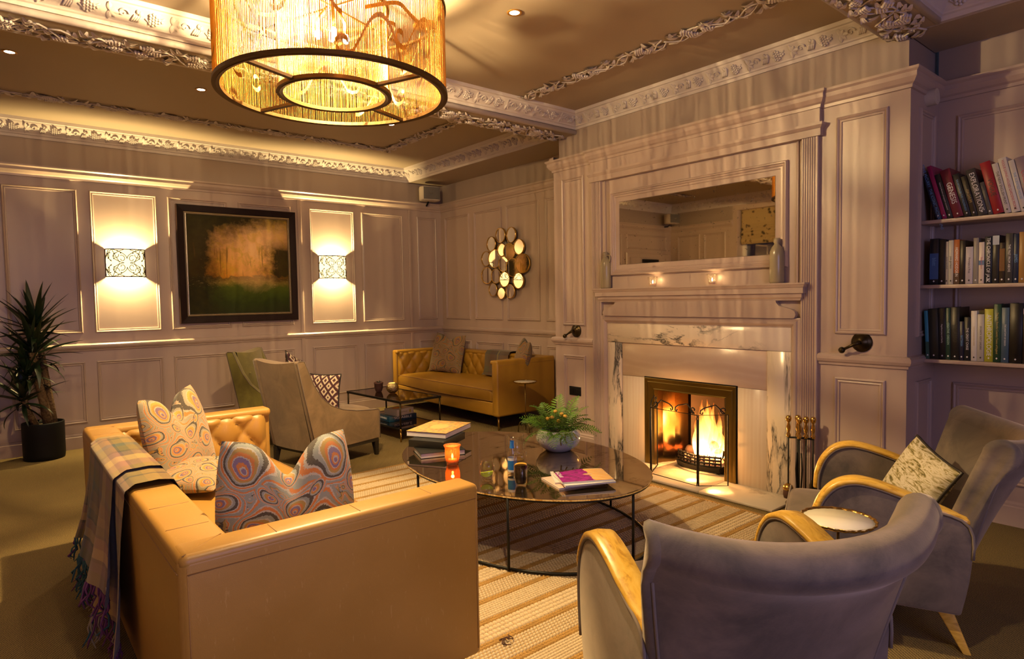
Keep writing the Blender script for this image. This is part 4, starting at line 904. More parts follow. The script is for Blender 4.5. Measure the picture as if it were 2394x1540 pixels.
# ================================================================ SEATING
def rring(x0, x1, z0, z1, y, n=24, e=.28):
    """rounded-rectangle ring in the xz plane at y"""
    cx, cz, hx, hz = (x0+x1)/2, (z0+z1)/2, (x1-x0)/2, (z1-z0)/2; P = []
    for k in range(n):
        a = 2*pi*k/n; c, s = cos(a), sin(a)
        P.append((cx+hx*abs(c)**e*(1 if c >= 0 else -1), y, cz+hz*abs(s)**e*(1 if s >= 0 else -1)))
    return P
def loft(rings, closed=True, caps=True):
    b = MB(); n = len(rings[0]); vs = [p for r in rings for p in r]; fs = []
    for j in range(len(rings)-1):
        for k in range(n): fs.append((j*n+k, j*n+(k+1) % n, (j+1)*n+(k+1) % n, (j+1)*n+k))
    if caps: fs.append(tuple(range(n))); fs.append(tuple((len(rings)-1)*n+k for k in range(n)))
    return b.add(vs, fs, True)
def tufth(u, v, p, q):
    a = u/p+v/q; c = u/p-v/q
    return sqrt(abs(sin(pi*a)*sin(pi*c)))**.8
BTN = MB().sphere((0, 0, 0), (.013, .013, .008), 10, 6).mesh('button', None)
def sofa(lab, loc, rz, D, L, H, zb, mat, near):
    o = thing('leather_sofa', lab, 'sofa', loc, rz)
    tb, ta = .15, .12; x0, x1, y0, y1 = -D/2, D/2, -L/2, L/2; m = MT[mat]
    MB().box(x0, x0+tb-.03, y0+.002, y1-.002, zb, H).build('back', m, o, bevel=.028, seg=4)
    for s in (-1, 1):
        ya, yb = (y0, y0+ta-.02) if s < 0 else (y1-ta+.02, y1)
        MB().box(x0+.003, x1, ya, yb, zb, H+.002).build('arm', m, o, bevel=.026, seg=4)
    p, q = .19, .25; zt0, zt1 = .40, H-.012
    BTN.materials.clear(); BTN.materials.append(m)
    def pad(name, fn, Lu, off):
        nu = int(Lu/.0125)
        def f(u, v):
            uu, vv = u*Lu, zt0+v*(zt1-zt0); e = min(1, min(u, 1-u)*Lu/.05, (1-v)*(zt1-zt0)/.035); e = max(0, e)**.5
            return fn(uu, vv, .004+(.018+.034*tufth(uu+off, vv-zt1+.11, p, q))*e)
        b = MB().grid(f, nu, 30); pd = b.build(name, m, o, fix=False)
        i = 0
        for a in range(-30, 60):
            for c in range(-60, 30):
                uu = (a+c)/2*p-off; vv = (a-c)/2*q+zt1-.11
                if .07 < uu < Lu-.05 and zt0+.06 < vv < zt1-.04:
                    P = Vector(fn(uu, vv, .019)); B = new_obj('button', BTN.copy() if False else BTN, pd)
                    nrm = (Vector(fn(uu, vv, 1))-Vector(fn(uu, vv, 0))).normalized(); B.matrix_local = basis(P, Vector((0, 0, 1)).cross(nrm), (0, 0, 1))
    pad('tufted_back', lambda u, v, h: (x0+tb-.03+h, y0+ta-.02+u, v), L-2*ta+.04, .03)
    pad('tufted_arm', lambda u, v, h: (x0+tb-.03+u, y0+ta-.02+h, v), D-tb, .05)
    pad('tufted_arm', lambda u, v, h: (x0+tb-.03+u, y1-ta+.02-h, v), D-tb, .05)
    MB().box(x0+.05, x1-.012, y0+.05, y1-.05, zb+.005, .31).build('seat_base', m, o, bevel=.012)
    n = 30; bulge = .055 if not near else .01
    def cx1(t): return x1-.018+bulge*sin(pi*t)**1.5
    ys = [y0+ta-.005+(L-2*ta+.01)*t/n for t in range(n+1)]
    rings = [rring(x0+tb, cx1(t/n), .305+.012*(t in (0, n)), .455-.03*(t in (0, n))+.012*sin(pi*t/n), ys[t], 36, .22) for t in range(n+1)]
    sc_ = loft(rings).build('seat_cushion', m, o)
    for zz in (.325, .452): MB().tube([(cx1(t/n)-.006, ys[t], zz if zz < .4 else zz-.012+.012*sin(pi*t/n)) for t in range(n+1)], .005, 6).build('piping', MT['leather_seam'], sc_)
    MB().box(x0+.001, x0+tb+.012, y0+.012, y1-.012, H-.045, H+.004).build('top_band', m, o, bevel=.022, seg=4)
    for s in (-1, 1):
        ya, yb = (y0+.001, y0+ta+.010) if s < 0 else (y1-ta-.010, y1-.001)
        MB().box(x0+.004, x1-.001, ya, yb, H-.045, H+.006).build('top_band', m, o, bevel=.022, seg=4)
    # stitched top seams
    b = MB(); r = .0016
    for k in range(1, int(L/.26)): b.tube([(x0+.004, y0+k*.26, H-.02), (x0+.02, y0+k*.26, H+.004), (x0+tb-.01, y0+k*.26, H+.004)], r, 5)
    for s in (-1, 1):
        yo, yi = (y0, y0+ta-.02) if s < 0 else (y1, y1-ta+.02)
        for k in range(1, 4): b.tube([(x0+k*.27, yo-s*.004, H-.02), (x0+k*.27, yo-s*.02, H+.006), (x0+k*.27, yi, H+.006)], r, 5)
        b.tube([(x0+.012, yo-s*.012, H+.004), (x0+tb-.01, yi-s*.02, H+.006)], r, 5)
        b.tube([(x0+.02, yo-s*.0, H-.046), (x1-.02, yo-s*.0, H-.046)], r, 5)
        b.tube([(x0+.022, yo-s*.001, zb+.03), (x0+.022, yo-s*.001, H-.03)], r, 5); b.tube([(x1-.02, yo-s*.001, zb+.03), (x1-.02, yo-s*.001, H-.03)], r, 5)
    b.tube([(x0, y0+.02, H-.046), (x0, y1-.02, H-.046)], r, 5)
    b.build('stitched_seam', MT['leather_seam'], o)
    for xx in (x0+.07, x1-.07):
        for yy in (y0+.07, y1-.07):
            MB().lathe([(.009, 0), (.013, zb)], (xx, yy, 0), 10).build('leg', MT['brass'], o)
    return o
sofa('long tan leather tufted sofa in the left foreground with a plaid throw on its back', (.855, 3.05, 0), 0, 1.01, 2.40, .76, .115, 'leather', True)
sofa('mustard leather tufted sofa against the far recess wall under the mirror cluster', (4.575, 6.43, 0), pi, .87, 2.30, .77, .16, 'leather_far', False)

def cushion(nm, lab, mat, loc, rot, w=.26, h=.26, T=.085, chop=.0, fold=0, group=None, n=30, cat='cushion', piping=None, bend=0):
    o = thing(nm, lab, cat, loc, 0, group); o.rotation_euler = rot
    def fn(u, v, s):
        a, b = 2*u-1, 2*v-1
        x = w*a*(1-.07*(1-b*b)); z = h*b*(1-.07*(1-a*a)); t = T*(max(0, 1-a*a)*max(0, 1-b*b))**.42
        k = math.exp(-(a/.33)**2)*max(0, (b+1)/2)**1.6
        z -= chop*k; x *= 1-.16*chop/.12*max(0, b)**2*(1 if chop else 0); t *= 1-.45*k*(chop > 0)
        y = s*t+fold*math.tanh(a/.09)*max(0, b+.2)*.5+bend*(b*b-.4)
        return (x, y, z+h)
    b = MB()
    for s in (-1, 1): b.grid(lambda u, v: fn(u, v, s), n, n, flip=s > 0)
    b.build('cover', MT[mat], o, fix=False)
    if piping:
        P = [fn(k/20, 0, 0) for k in range(20)]+[fn(1, k/20, 0) for k in range(20)]+[fn(1-k/20, 1, 0) for k in range(20)]+[fn(0, 1-k/20, 0) for k in range(20)]
        MB().tube(P, .007, 6, closed=True).build('piping', MT[piping], o)
    return o
G = 'paisley cushions on the near sofa'
cushion('paisley_cushion', 'large grey and orange paisley cushion propped on the near arm of the foreground sofa', 'paisley', (.775, 2.20, .448), (radians(-9), radians(2), radians(-6)), .262, .262, .095, .125, .028, G, 40)
cushion('paisley_cushion', 'orange paisley cushion propped in the far corner of the foreground sofa', 'paisley_warm', (.80, 3.80, .455), (radians(-12), radians(-3), radians(44)), .26, .262, .09, .11, .0, G, 40)
cushion('paisley_cushion', 'orange paisley cushion lying flat below the far corner cushion of the foreground sofa', 'paisley_warm', (.66, 3.46, .515), (radians(-80), 0, radians(-40)), .19, .19, .06, 0, 0, G)
G = 'paisley cushions on the far sofa'
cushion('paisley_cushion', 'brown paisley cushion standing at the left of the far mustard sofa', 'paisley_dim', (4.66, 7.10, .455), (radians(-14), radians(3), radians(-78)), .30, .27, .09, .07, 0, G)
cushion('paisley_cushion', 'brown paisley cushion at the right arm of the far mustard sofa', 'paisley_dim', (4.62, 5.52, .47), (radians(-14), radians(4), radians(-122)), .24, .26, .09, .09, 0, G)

# plaid throw over the back of the near sofa
th = thing('plaid_throw', 'ochre and teal plaid wool throw hanging over the back of the foreground sofa', 'throw', (.35, 3.15, 0))
def drape(path, ya, yb, fold, nv=70, nu=40, sh=0.0, ph=0):
    P = [Vector(p) for p in path]; cum = [0]
    for i in range(len(P)-1): cum.append(cum[-1]+(P[i+1]-P[i]).length)
    T = cum[-1]
    def at(s):
        s *= T
        for i in range(len(P)-1):
            if s <= cum[i+1]+1e-9: return P[i].lerp(P[i+1], (s-cum[i])/(cum[i+1]-cum[i]))
        return P[-1]
    def fn(u, v):
        c = at(v); k = max(0, (v-.52)/.48); y = ya+(yb-ya)*u; y += sh*k*(u-.35)
        w = fold*k**.8*(sin(u*17+ph+1.2*v)+.5*sin(u*31+2+ph))
        return (c.x-abs(.3*fold*k)-w*.9-.0, y+.02*k*sin(u*23), c.z+.012*sin(u*9)*k)
    return fn
prof = [(.31, 0, .474), (.225, 0, .485), (.185, 0, .53), (.172, 0, .74), (.150, 0, .783), (.10, 0, .792), (.02, 0, .789), (-.014, 0, .765), (-.024, 0, .6), (-.03, 0, .35), (-.045, 0, .17)]
f1 = drape(prof, -.50, .56, .030, sh=.35)
MB().grid(f1, 60, 90).build('blanket', MT['plaid'], th, fix=False)
prof2 = [(.165, 0, .755), (.145, 0, .797), (.10, 0, .804), (.02, 0, .801), (-.024, 0, .773), (-.040, 0, .6), (-.052, 0, .42), (-.07, 0, .30)]
f2 = drape(prof2, -.30, .44, .024, sh=.25, ph=1.5)
MB().grid(f2, 50, 70, uvf=lambda u, v: (u*.7+.13, v*.8+.3)).build('folded_layer', MT['plaid'], th, fix=False)
def fringe(nm, fn, n, ln, mats):
    rnd = random.Random(n)
    for mi, mt in enumerate(mats):
        b = MB()
        for k in range(n):
            if (k*len(mats)//n) != mi and not (k % 7 == mi): continue
            p = Vector(fn((k+.5)/n, 1.0)); a = [p+Vector((rnd.uniform(-.012, .004)*t, rnd.uniform(-.008, .008)*t, -ln*t/4*rnd.uniform(.85, 1.05))) for t in range(5)]
            b.tube(a, [.0045, .004, .0035, .0045, .002], 5)
        f = b.build(nm, mt, th); f['kind'] = 'stuff'
MT['fr_cream'] = flat('cream_wool_fringe', (.30, .25, .17), .95); MT['fr_plum'] = flat('plum_wool_fringe', (.14, .04, .12), .95); MT['fr_teal'] = flat('teal_wool_fringe', (.03, .09, .10), .95)
fringe('fringe', f1, 60, .13, [MT['fr_plum'], MT['fr_cream'], MT['fr_teal']]); fringe('fringe', f2, 44, .11, [MT['fr_plum'], MT['fr_teal']])
MB().add([(-.062, -.34, .36), (-.066, -.31, .36), (-.068, -.31, .28), (-.064, -.34, .28)], [(0, 1, 2, 3)]).build('care_label', MT['white_label'], th)
# dark folded throw on the far sofa
t2 = thing('plaid_throw', 'dark green and brown plaid throw folded over the back of the far sofa', 'throw', (5.01, 6.10, 0))
pr2 = [(.40-.62, 0, .472), (-.20, 0, .49), (-.192, 0, .55), (-.185, 0, .74), (-.16, 0, .785), (-.10, 0, .79), (-.03, 0, .785), (-.012, 0, .72)]
P2_ = [(-a if False else a, b_, c_) for a, b_, c_ in pr2]
def f3(u, v):
    i = min(len(pr2)-2, int(v*(len(pr2)-1))); t = v*(len(pr2)-1)-i; a, c = Vector(pr2[i]), Vector(pr2[i+1]); p = a.lerp(c, t)
    return (p.x-.018-.006*sin(u*8), -.23+.46*u+.10*(1-v)-.03, p.z+.012)
MB().grid(f3, 16, 42).build('blanket', MT['plaid_dark'], t2, fix=False)

# ---------------------------------------------------------------- armchairs with bentwood arms
def armchair(lab, loc, rz):
    o = thing('velvet_armchair', lab, 'armchair', loc, rz, 'taupe velvet armchairs with bentwood arms'); V = MT['velvet']
    side = [(.165, .175), (.19, .30), (.200, .42), (.195, .50), (.170, .575), (.125, .630), (.065, .655), (0, .652), (-.09, .628), (-.20, .588), (-.335, .535), (-.345, .36), (-.315, .175)]
    # smooth the outline
    def smooth(pts, n=4):
        out = []
        for i in range(len(pts)-1):
            p0 = Vector(pts[max(i-1, 0)]); p1 = Vector(pts[i]); p2 = Vector(pts[i+1]); p3 = Vector(pts[min(i+2, len(pts)-1)])
            for k in range(n):
                t = k/n; out.append(.5*((2*p1)+(-p0+p2)*t+(2*p0-5*p1+4*p2-p3)*t*t+(-p0+3*p1-3*p2+p3)*t**3))
        return out+[Vector(pts[-1])]
    S = [(p.x, p.y) for p in smooth(side)]
    top = [(p.x, p.y) for p in smooth(side[2:11], 6)]
    for s in (-1, 1):
        xi, xo = s*.312, s*.388
        a = MB().prism(S, (xi, 0, 0), (0, 1, 0), (0, 0, 1), (xo-xi, 0, 0)).build('arm_panel', V, o, bevel=.012, seg=3)
        for xx in (xi, xo): MB().tube([(xx, y, z) for y, z in S[3:44]], .006, 6).build('piping', MT['piping'], a)
        P = [Vector((s*.350, y, z)) for y, z in top]; b = MB(); n = len(P); vs = []; cs = [(-.043, .002), (-.045, .012), (-.038, .021), (0, .026), (.038, .021), (.045, .012), (.043, .002)]
        for i in range(n):
            t = (P[min(i+1, n-1)]-P[max(i-1, 0)]).normalized(); nr = Vector((0, t.z, -t.y))
            if nr.z < 0 and i > n*.4: nr = -nr
            if i <= n*.4 and nr.y < 0: nr = -nr
            k = .55+.45*min(1, i/8) if i < 8 else (1 if i < n-8 else .75+.25*(n-1-i)/8)
            for (dx, dh) in cs: vs.append(P[i]+Vector((dx*k, 0, 0))+nr*dh)
        m = len(cs); fs = [(i*m+k, i*m+(k+1) % m, (i+1)*m+(k+1) % m, (i+1)*m+k) for i in range(n-1) for k in range(m)]
        fs += [tuple(range(m)), tuple((n-1)*m+k for k in range(m))]
        b.add(vs, fs, True).build('arm_rest', MT['arm_wood'], o)
    # curved back: inner face rises, rolls over backwards at the top, outer face falls away under the roll
    R_r = .060
    def prof_at(sv):
        e = abs(sv); w_b, w_t = .300, .405
        yb = -.315+.012*e**2.2; yr = -.600+.170*e**2.1; zr = .800+.030*e**3; P = []
        for k in range(11):                                   # inner face, bottom to top
            t = k/10; P.append((sv*(w_b+(w_t-w_b)*t)*.93, (yb+.10)+(yr+R_r-yb-.10)*t**1.1, .30+(zr-.30)*t))
        for k in range(1, 15):                                # the roll
            a = radians(235)*k/14; P.append((sv*w_t*(.93+.07*min(1, k/5)), yr+R_r*cos(a), zr+R_r*sin(a)))
        yo, zo = yr-R_r*.38, zr-R_r*.80
        for k in range(1, 13):                                # outer face, top to bottom
            t = k/12; P.append((sv*(w_t+(w_b-w_t)*t), (yo+.018)+(yb-yo-.018)*t**.85, zo-.006+(.175-zo)*t))
        return P
    NS = 40; rows = [prof_at(-1+2*i/NS) for i in range(NS+1)]; m_ = len(rows[0])
    def strip(k0, k1): return MB().grid(lambda u, v: rows[min(NS, int(round(u*NS)))][k0+int(round(v*(k1-k0)))], NS, k1-k0)
    strip(0, 10).build('back_cushion', V, o); strip(10, 24).build('back_roll', V, o); strip(24, m_-1).build('outer_back', V, o)
    for i, sg in ((0, -1), (NS, 1)):
        P = [Vector(p) for p in rows[i]]; c = sum(P, Vector())/m_; b = MB(); vs = []
        for (k, dx) in ((1.0, 0), (.90, .016), (.62, .024), (.2, .026)):
            for p in P: vs.append((p.x+sg*dx, c.y+(p.y-c.y)*k if False else p.y*k+(1-k)*(c.y+(p.z-c.z)*-.36), p.z+(c.z-p.z)*(1-k)*.15))
        fs = [(j*m_+q, j*m_+q+1, (j+1)*m_+q+1, (j+1)*m_+q) for j in range(3) for q in range(m_-1)]+[(j*m_+m_-1, j*m_, (j+1)*m_, (j+1)*m_+m_-1) for j in range(3)]
        b.add(vs, fs+[tuple(3*m_+q for q in range(m_))], True).build('wing_edge', V, o)
    skin = lambda inner: (lambda u, v: rows[min(NS, int(round(u*NS)))][m_-1-int(round(v*11))])
    # piping down the outer back edges
    for u in (.0, 1.0): MB().tube([skin(False)(u, v/11) for v in range(12)], .005, 6).build('piping', MT['piping'], o)
    n = 16; rings = []
    for t in range(n+1):
        q = t/n; e = (1-abs(2*q-1)**6); rings.append(rring(-.30, .335-.02*(1-e), .29+.05*(1-e), .445-.05*(1-e)+.012*sin(pi*q), -.308+.616*q, 32, .25))
    rings = [[(p[1], p[0], p[2]) for p in r] for r in rings]
    sc_ = loft(rings).build('seat_cushion', V, o)
    MB().tube([(-.305+.61*k/20, .33, .435-.03*(k in (0, 20))) for k in range(21)], .005, 6).build('piping', MT['piping'], sc_)
    MB().box(-.31, .31, -.31, .19, .185, .30).build('seat_frame', V, o, bevel=.01)
    for sx in (-1, 1):
        for yt, yb in ((-.255, -.345), (.15, .175)):
            a = Vector((sx*.275, yt, .19)); c = Vector((sx*(.325 if yt < 0 else .29), yb, 0)); rr = MB(); n = 6; vs = []
            for i in range(n+1):
                t = i/n; p = a.lerp(c, t); w = .032*(1-t)+.014*t
                for (dx, dy) in ((-1, -1), (1, -1), (1, 1), (-1, 1)): vs.append((p.x+dx*w, p.y+dy*w, p.z))
            fs = [(i*4+k, i*4+(k+1) % 4, (i+1)*4+(k+1) % 4, (i+1)*4+k) for i in range(n) for k in range(4)]+[(0, 1, 2, 3), (n*4, n*4+1, n*4+2, n*4+3)]
            rr.add(vs, fs).build('leg', MT['arm_wood'], o, bevel=.004)
    return o
armchair('taupe velvet armchair with its rolled back to the viewer in the right foreground', (1.796, 1.166, 0), radians(-27.2))
armchair('taupe velvet armchair beside the bookshelves with a leaf print cushion on its seat', (3.091, 1.174, 0), radians(23.46))
c_ = Matrix.Rotation(radians(23.46), 3, 'Z') @ Vector((.03, -.13, 0))
cushion('leaf_print_cushion', 'white and ochre leaf print cushion with dark piping on the armchair by the bookshelves', 'leafprint', (3.091+c_.x, 1.174+c_.y, .45), (radians(26), radians(-14), radians(23.46+22)), .175, .158, .065, 0, 0, None, 26, piping='dark_wood')

# ---------------------------------------------------------------- slipper-armed lounge chairs
def lounge(nm, lab, loc, rz, mat):
    o = thing(nm, lab, 'armchair', loc, rz, 'scoop-armed lounge chairs'); V = MT[mat]; W = .315
    prof = [(-.34, .165), (-.505, .945), (-.485, .958), (-.435, .955), (-.395, .86), (-.345, .745), (-.27, .630), (-.17, .545), (-.05, .495), (.10, .462), (.25, .445), (.36, .438), (.375, .425), (.375, .165)]
    for s in (-1, 1):
        x0, x1 = s*(W-.055), s*W
        a = MB().prism(prof, (x0, 0, 0), (0, 1, 0), (0, 0, 1), (x1-x0, 0, 0)).build('scoop_arm', V, o, bevel=.009, seg=3)
        MB().tube([(x1, y, z) for y, z in [(-.34, .17)]+prof[1:]], .0035, 5).build('piping', MT['piping'], a)
    def bk(u, v, off): return (-W+.05+u*(2*W-.10), -.345-.16*v+off+.03*sin(pi*u)*(1 if off > .01 else -.6), .165+v*(.785-.02*sin(pi*u)))
    b = MB().grid(lambda u, v: bk(u, v, 0), 14, 10).grid(lambda u, v: bk(u, v, .085), 14, 10, flip=True).grid(lambda u, v: tuple(Vector(bk(u, 1, 0)).lerp(Vector(bk(u, 1, .085)), v)+Vector((0, 0, .008*sin(pi*v)))), 14, 4)
    b.build('back', V, o)
    for k in range(3): MB().sphere((-.15+.15*k, -.345-.16*.72+.118, .165+.72*.78), (.011, .006, .011), 8, 6).build('button', V, o)
    n = 12; rings = []
    for t in range(n+1):
        q = t/n; e = 1-abs(2*q-1)**6; rings.append([(p[1], p[0], p[2]) for p in rring(-.30, .385-.015*(1-e), .26, .445-.04*(1-e)+.012*sin(pi*q), -W+.06+(2*W-.12)*q, 28, .25)])
    loft(rings).build('seat_cushion', V, o)
    MB().box(-W+.03, W-.03, -.33, .365, .17, .27).build('seat_frame', V, o)
    MB().box(-W+.012, W-.012, -.335, .365, .135, .168).build('base_rail', MT['dark_wood'], o)
    for sx in (-1, 1):
        for y, dy in ((-.32, -.02), (.345, .015)):
            vs = []
            for (z, w, d) in ((.15, .026, 0), (0, .014, dy)):
                for (a, c) in ((-1, -1), (1, -1), (1, 1), (-1, 1)): vs.append((sx*(W-.04)+a*w, y+d+c*w, z))
            MB().add(vs, [(0, 1, 5, 4), (1, 2, 6, 5), (2, 3, 7, 6), (3, 0, 4, 7), (0, 3, 2, 1), (4, 5, 6, 7)]).build('leg', MT['dark_wood'], o)
    return o
lounge('lounge_chair', 'beige velvet lounge chair with scooped arms turned away beside the near sofa', (2.30, 5.50, 0), radians(-90+15), 'velvet_chair')
lounge('lounge_chair', 'olive green velvet lounge chair facing out behind the beige lounge chair', (2.36, 6.56, 0), radians(-90-43), 'velvet_olive')
G = 'plum ikat cushions on the lounge chairs'
cushion('ikat_cushion', 'plum and cream ikat cushion peeking over the arm of the beige lounge chair', 'ikat', (2.30, 5.56, .45), (radians(-10), 0, radians(-55)), .17, .165, .06, 0, 0, G, 22, piping='dark_wood')
cushion('ikat_cushion', 'plum and cream ikat cushion whose tip shows above the back of the beige lounge chair', 'ikat', (2.50, 6.62, .46), (radians(-16), radians(20), radians(-133+180)), .22, .22, .07, 0, 0, G, 22, piping='dark_wood')
# ================================================================ RUG
rug = thing('striped_rug', 'cream and brown woven stripe rug under the coffee table', 'rug', (2.475, 2.96, 0))
RX0, RX1, RY0, RY1 = 1.15, 3.80, 1.10, 4.82
MB().box(RX0-2.475, RX1-2.475, RY0-2.96, RY1-2.96, .001, .007).build('ground_weave', MT['rug_base'], rug)
def lumps(nm, items, mat):
    """items: (cx, cy, hx, hy, h, ang): small rounded stitches, all one mesh"""
    vs = []; fs = []
    for (cx, cy, hx, hy, h, a) in items:
        c, s = cos(a), sin(a); b = len(vs)
        for (k, z) in ((1.0, .006), (.80, .006+h*.75), (.42, .006+h)):
            for (i, j) in ((-1, -1), (1, -1), (1, 1), (-1, 1)):
                dx, dy = i*hx*k, j*hy*k; vs.append((cx-2.475+dx*c-dy*s, cy-2.96+dx*s+dy*c, z))
        for q in (0, 4):
            for k in range(4): fs.append((b+q+k, b+q+(k+1) % 4, b+q+4+(k+1) % 4, b+q+4+k))
        fs.append((b+8, b+9, b+10, b+11))
    me = bpy.data.meshes.new(nm); me.from_pydata(vs, [], fs); me.materials.append(mat)
    me.polygons.foreach_set('use_smooth', [True]*len(me.polygons)); o = new_obj(nm, me, rug); o['kind'] = 'stuff'; return o
rnd = random.Random(2); cream = []; jute = []; per = .1545; y = 2.344-per*8; k = 0
while y < RY1:
    n = int((RX1-RX0)/.017)
    for i in range(n):                                            # twisted braid between the bands
        x = RX0+(i+.5)*.017
        for r_ in (-1, 1):
            yy = y+r_*.008
            if RY0 < yy < RY1: jute.append((x, yy, .0105, .0065, .008, r_*.65))
    ya, yb = y+.020, y+per-.020
    if k % 3 == 0:                                                # ladder of short bars across the band
        m = int((RX1-RX0)/.0225)
        for i in range(m):
            for j in range(4): cream.append((RX0+(i+.5)*.0225+rnd.uniform(-.001, .001), ya+(j+.5)*(yb-ya)/4, .0085, .0135, .0095, rnd.uniform(-.08, .08)))
    elif k % 3 == 1:                                              # fine ribs along the band
        m = int((RX1-RX0)/.016)
        for j in range(7):
            for i in range(m): cream.append((RX0+(i+.5+.3*(j % 2))*.016, ya+(j+.5)*(yb-ya)/7, .0074, .0068, .0075, rnd.uniform(-.1, .1)))
    else:                                                         # slanting basket stitch
        m = int((RX1-RX0)/.0185)
        for j in range(6):
            for i in range(m): cream.append((RX0+(i+.5*(j % 2)+.4)*.0185, ya+(j+.5)*(yb-ya)/6, .0088, .0062, .008, .5))
    y += per; k += 1
cream = [c for c in cream if RY0+.012 < c[1] < RY1-.012 and c[0] < RX1-.012]
lumps('cream_stitches', cream, MT['rug_cream']); lumps('jute_braid', jute, MT['jute'])
MB().box(RX0-2.475, RX1-2.475, RY1-2.96-.012, RY1-2.96+.012, 0, .012).build('far_hem', MT['jute'], rug, bevel=.004); MB().box(RX1-2.475-.012, RX1-2.475+.012, RY0-2.96, RY1-2.96, 0, .012).build('side_hem', MT['jute'], rug, bevel=.004)
b = MB(); rnd = random.Random(8)
for q in range(5):
    a0 = rnd.uniform(0, 6); b.tube([(.02*t/5*cos(a0+t*.5)*1.6, .02*t/5*sin(a0+t*.5)*1.6, .004+.006*sin(t)) for t in range(7)], .0022, 5)
tuft = b.build('loose_yarn_tuft', MT['charred'], None, loc=(1.60, 1.995, .017)); tag(tuft, 'small dark loose tuft of yarn lying on the rug', 'yarn tuft')

# ================================================================ COFFEE TABLE
TX, TY, TZ, TA, TB = 2.555, 3.05, .42, .656, .938
ct_ = thing('coffee_table', 'oval coffee table with smoky antique mirror top on thin black legs', 'coffee table', (TX, TY, 0))
n = 96; el = lambda k, a, b_, z: (a*cos(2*pi*k/n), b_*sin(2*pi*k/n), z)
MB().add([el(k, TA, TB, TZ) for k in range(n)]+[el(k, TA+.002, TB+.002, TZ-.003) for k in range(n)]+[el(k, TA, TB, TZ-.012) for k in range(n)],
         [tuple(range(n))]+[(k, (k+1) % n, n+(k+1) % n, n+k) for k in range(n)]+[(n+k, n+(k+1) % n, 2*n+(k+1) % n, 2*n+k) for k in range(n)]+[tuple(range(2*n, 3*n))]).build('mirror_top', MT['table_glass'], ct_)
MB().tube([el(k, TA-.012, TB-.012, TZ-.018) for k in range(n)], .0075, 8, closed=True).build('top_rim', MT['black_metal'], ct_)
MB().tube([el(k, TA-.02, TB-.02, .022) for k in range(n)], .0085, 8, closed=True).build('floor_ring', MT['black_metal'], ct_)
for a in (225, 167, 272, 345, 45, 92):
    a = radians(a); x, y = (TA-.02)*cos(a), (TB-.02)*sin(a)
    if abs(a-radians(225)) < .01: x, y = -.53, -.54
    MB().tube([(x, y, .018), (x*1.005, y*1.005, TZ-.016)], .0075, 8).build('leg', MT['black_metal'], ct_)
def book(nm, lab, x, y, z, L, W, T, rz, cover, group=None, pagein=.004, soft=False):
    o = thing(nm, lab, 'magazine' if soft else 'book', (x, y, z), rz, group); t = .0018 if soft else .003
    MB().box(-L/2, L/2, -W/2, W/2, T-t, T, mi=0).build('front_cover', cover, o)
    MB().box(-L/2, L/2, -W/2, W/2, 0, t).build('back_cover', cover, o)
    MB().box(-L/2+pagein, L/2-pagein, -W/2+pagein, W/2-pagein, t, T-t).build('pages', MT['page'], o)
    return o
MT['black_cover'] = flat('black_book_cloth', (.010, .011, .010), .5)
g = N('gilded_floral_cover'); c = g.co(); v = g.vor(c, 38, out='Color'); d = g.vor(c, 38)
ce = g.ramp(g.n('VectorMath', {0: g.map(c, (1, 1.2, 0))}, operation='LENGTH').outputs['Value'], [(.07, (1, 1, 1)), (.085, (0, 0, 0))])
MT['gold_cover'] = g.done(g.pbsdf(g.mix(ce, g.mix(g.math('MULTIPLY', d, 1.3), g.ramp(g.sep(v)[0], [(0, (.75, .40, .08)), (.3, (.55, .16, .06)), (.5, (.80, .55, .18)), (.7, (.30, .22, .28)), (.85, (.20, .30, .15))], 'CONSTANT'), (.80, .55, .18)), (.85, .62, .22)), .35))
book('large_book', 'thick dark book with white pages at the bottom of the pile on the coffee table', 2.262, 3.530, TZ+.0005, .30, .235, .034, radians(-18.9), MT['black_cover'])
bb = thing('black_book_box', 'black slipcase box in the middle of the book pile on the coffee table', 'box', (2.335, 3.66, TZ+.035), radians(30))
MB().box(-.165, .165, -.135, .135, 0, .050).build('case', MT['black_cover'], bb, bevel=.003)
tb_ = book('large_book', 'large gold patterned picture book on top of the pile on the coffee table', 2.415, 3.755, TZ+.0855, .40, .31, .037, radians(28.7), MT['black_cover'])
MB().box(-.198, .2, -.155, .155, .037, .0378).build('printed_jacket', MT['gold_cover'], tb_)
rb = MB().tube([(-.06, 0, 0), (-.10, .01, -.05), (-.13, 0, -.10)], .003, 4, sq=.3); 
# magazines
g = N('pink_magazine_cover'); c = g.co('Object'); MT['pink_cover'] = g.done(g.pbsdf(g.mix(g.noise(c, 6, 2), (.75, .42, .33), (.80, .62, .52)), .25))
g = N('grey_magazine_cover'); c = g.co('Object'); MT['grey_cover'] = g.done(g.pbsdf(g.mix(g.noise(c, 8, 2), (.60, .56, .52), (.75, .74, .74)), .25))
GM = 'magazines on the coffee table'
m1 = book('magazine', 'pink covered magazine at the bottom of the fanned pile on the coffee table', 2.455, 2.455, TZ+.0005, .29, .225, .010, radians(-17), MT['pink_cover'], GM, .001, True)
m2 = book('magazine', 'pale grey magazine with dark print in the middle of the fanned pile', 2.500, 2.462, TZ+.011, .29, .22, .009, radians(-36), MT['grey_cover'], GM, .001, True)
m3 = book('magazine', 'white edged magazine with black strip just under the purple one', 2.475, 2.392, TZ+.0205, .288, .222, .009, radians(-26), MT['grey_cover'], GM, .001, True)
g = N('purple_magazine_cover'); uv = g.co('UV'); x, y, _ = g.sep(uv)
nz = g.noise(g.map(uv, (3, 9, 1), (0, 0, .5)), 2.2, 4, .6)
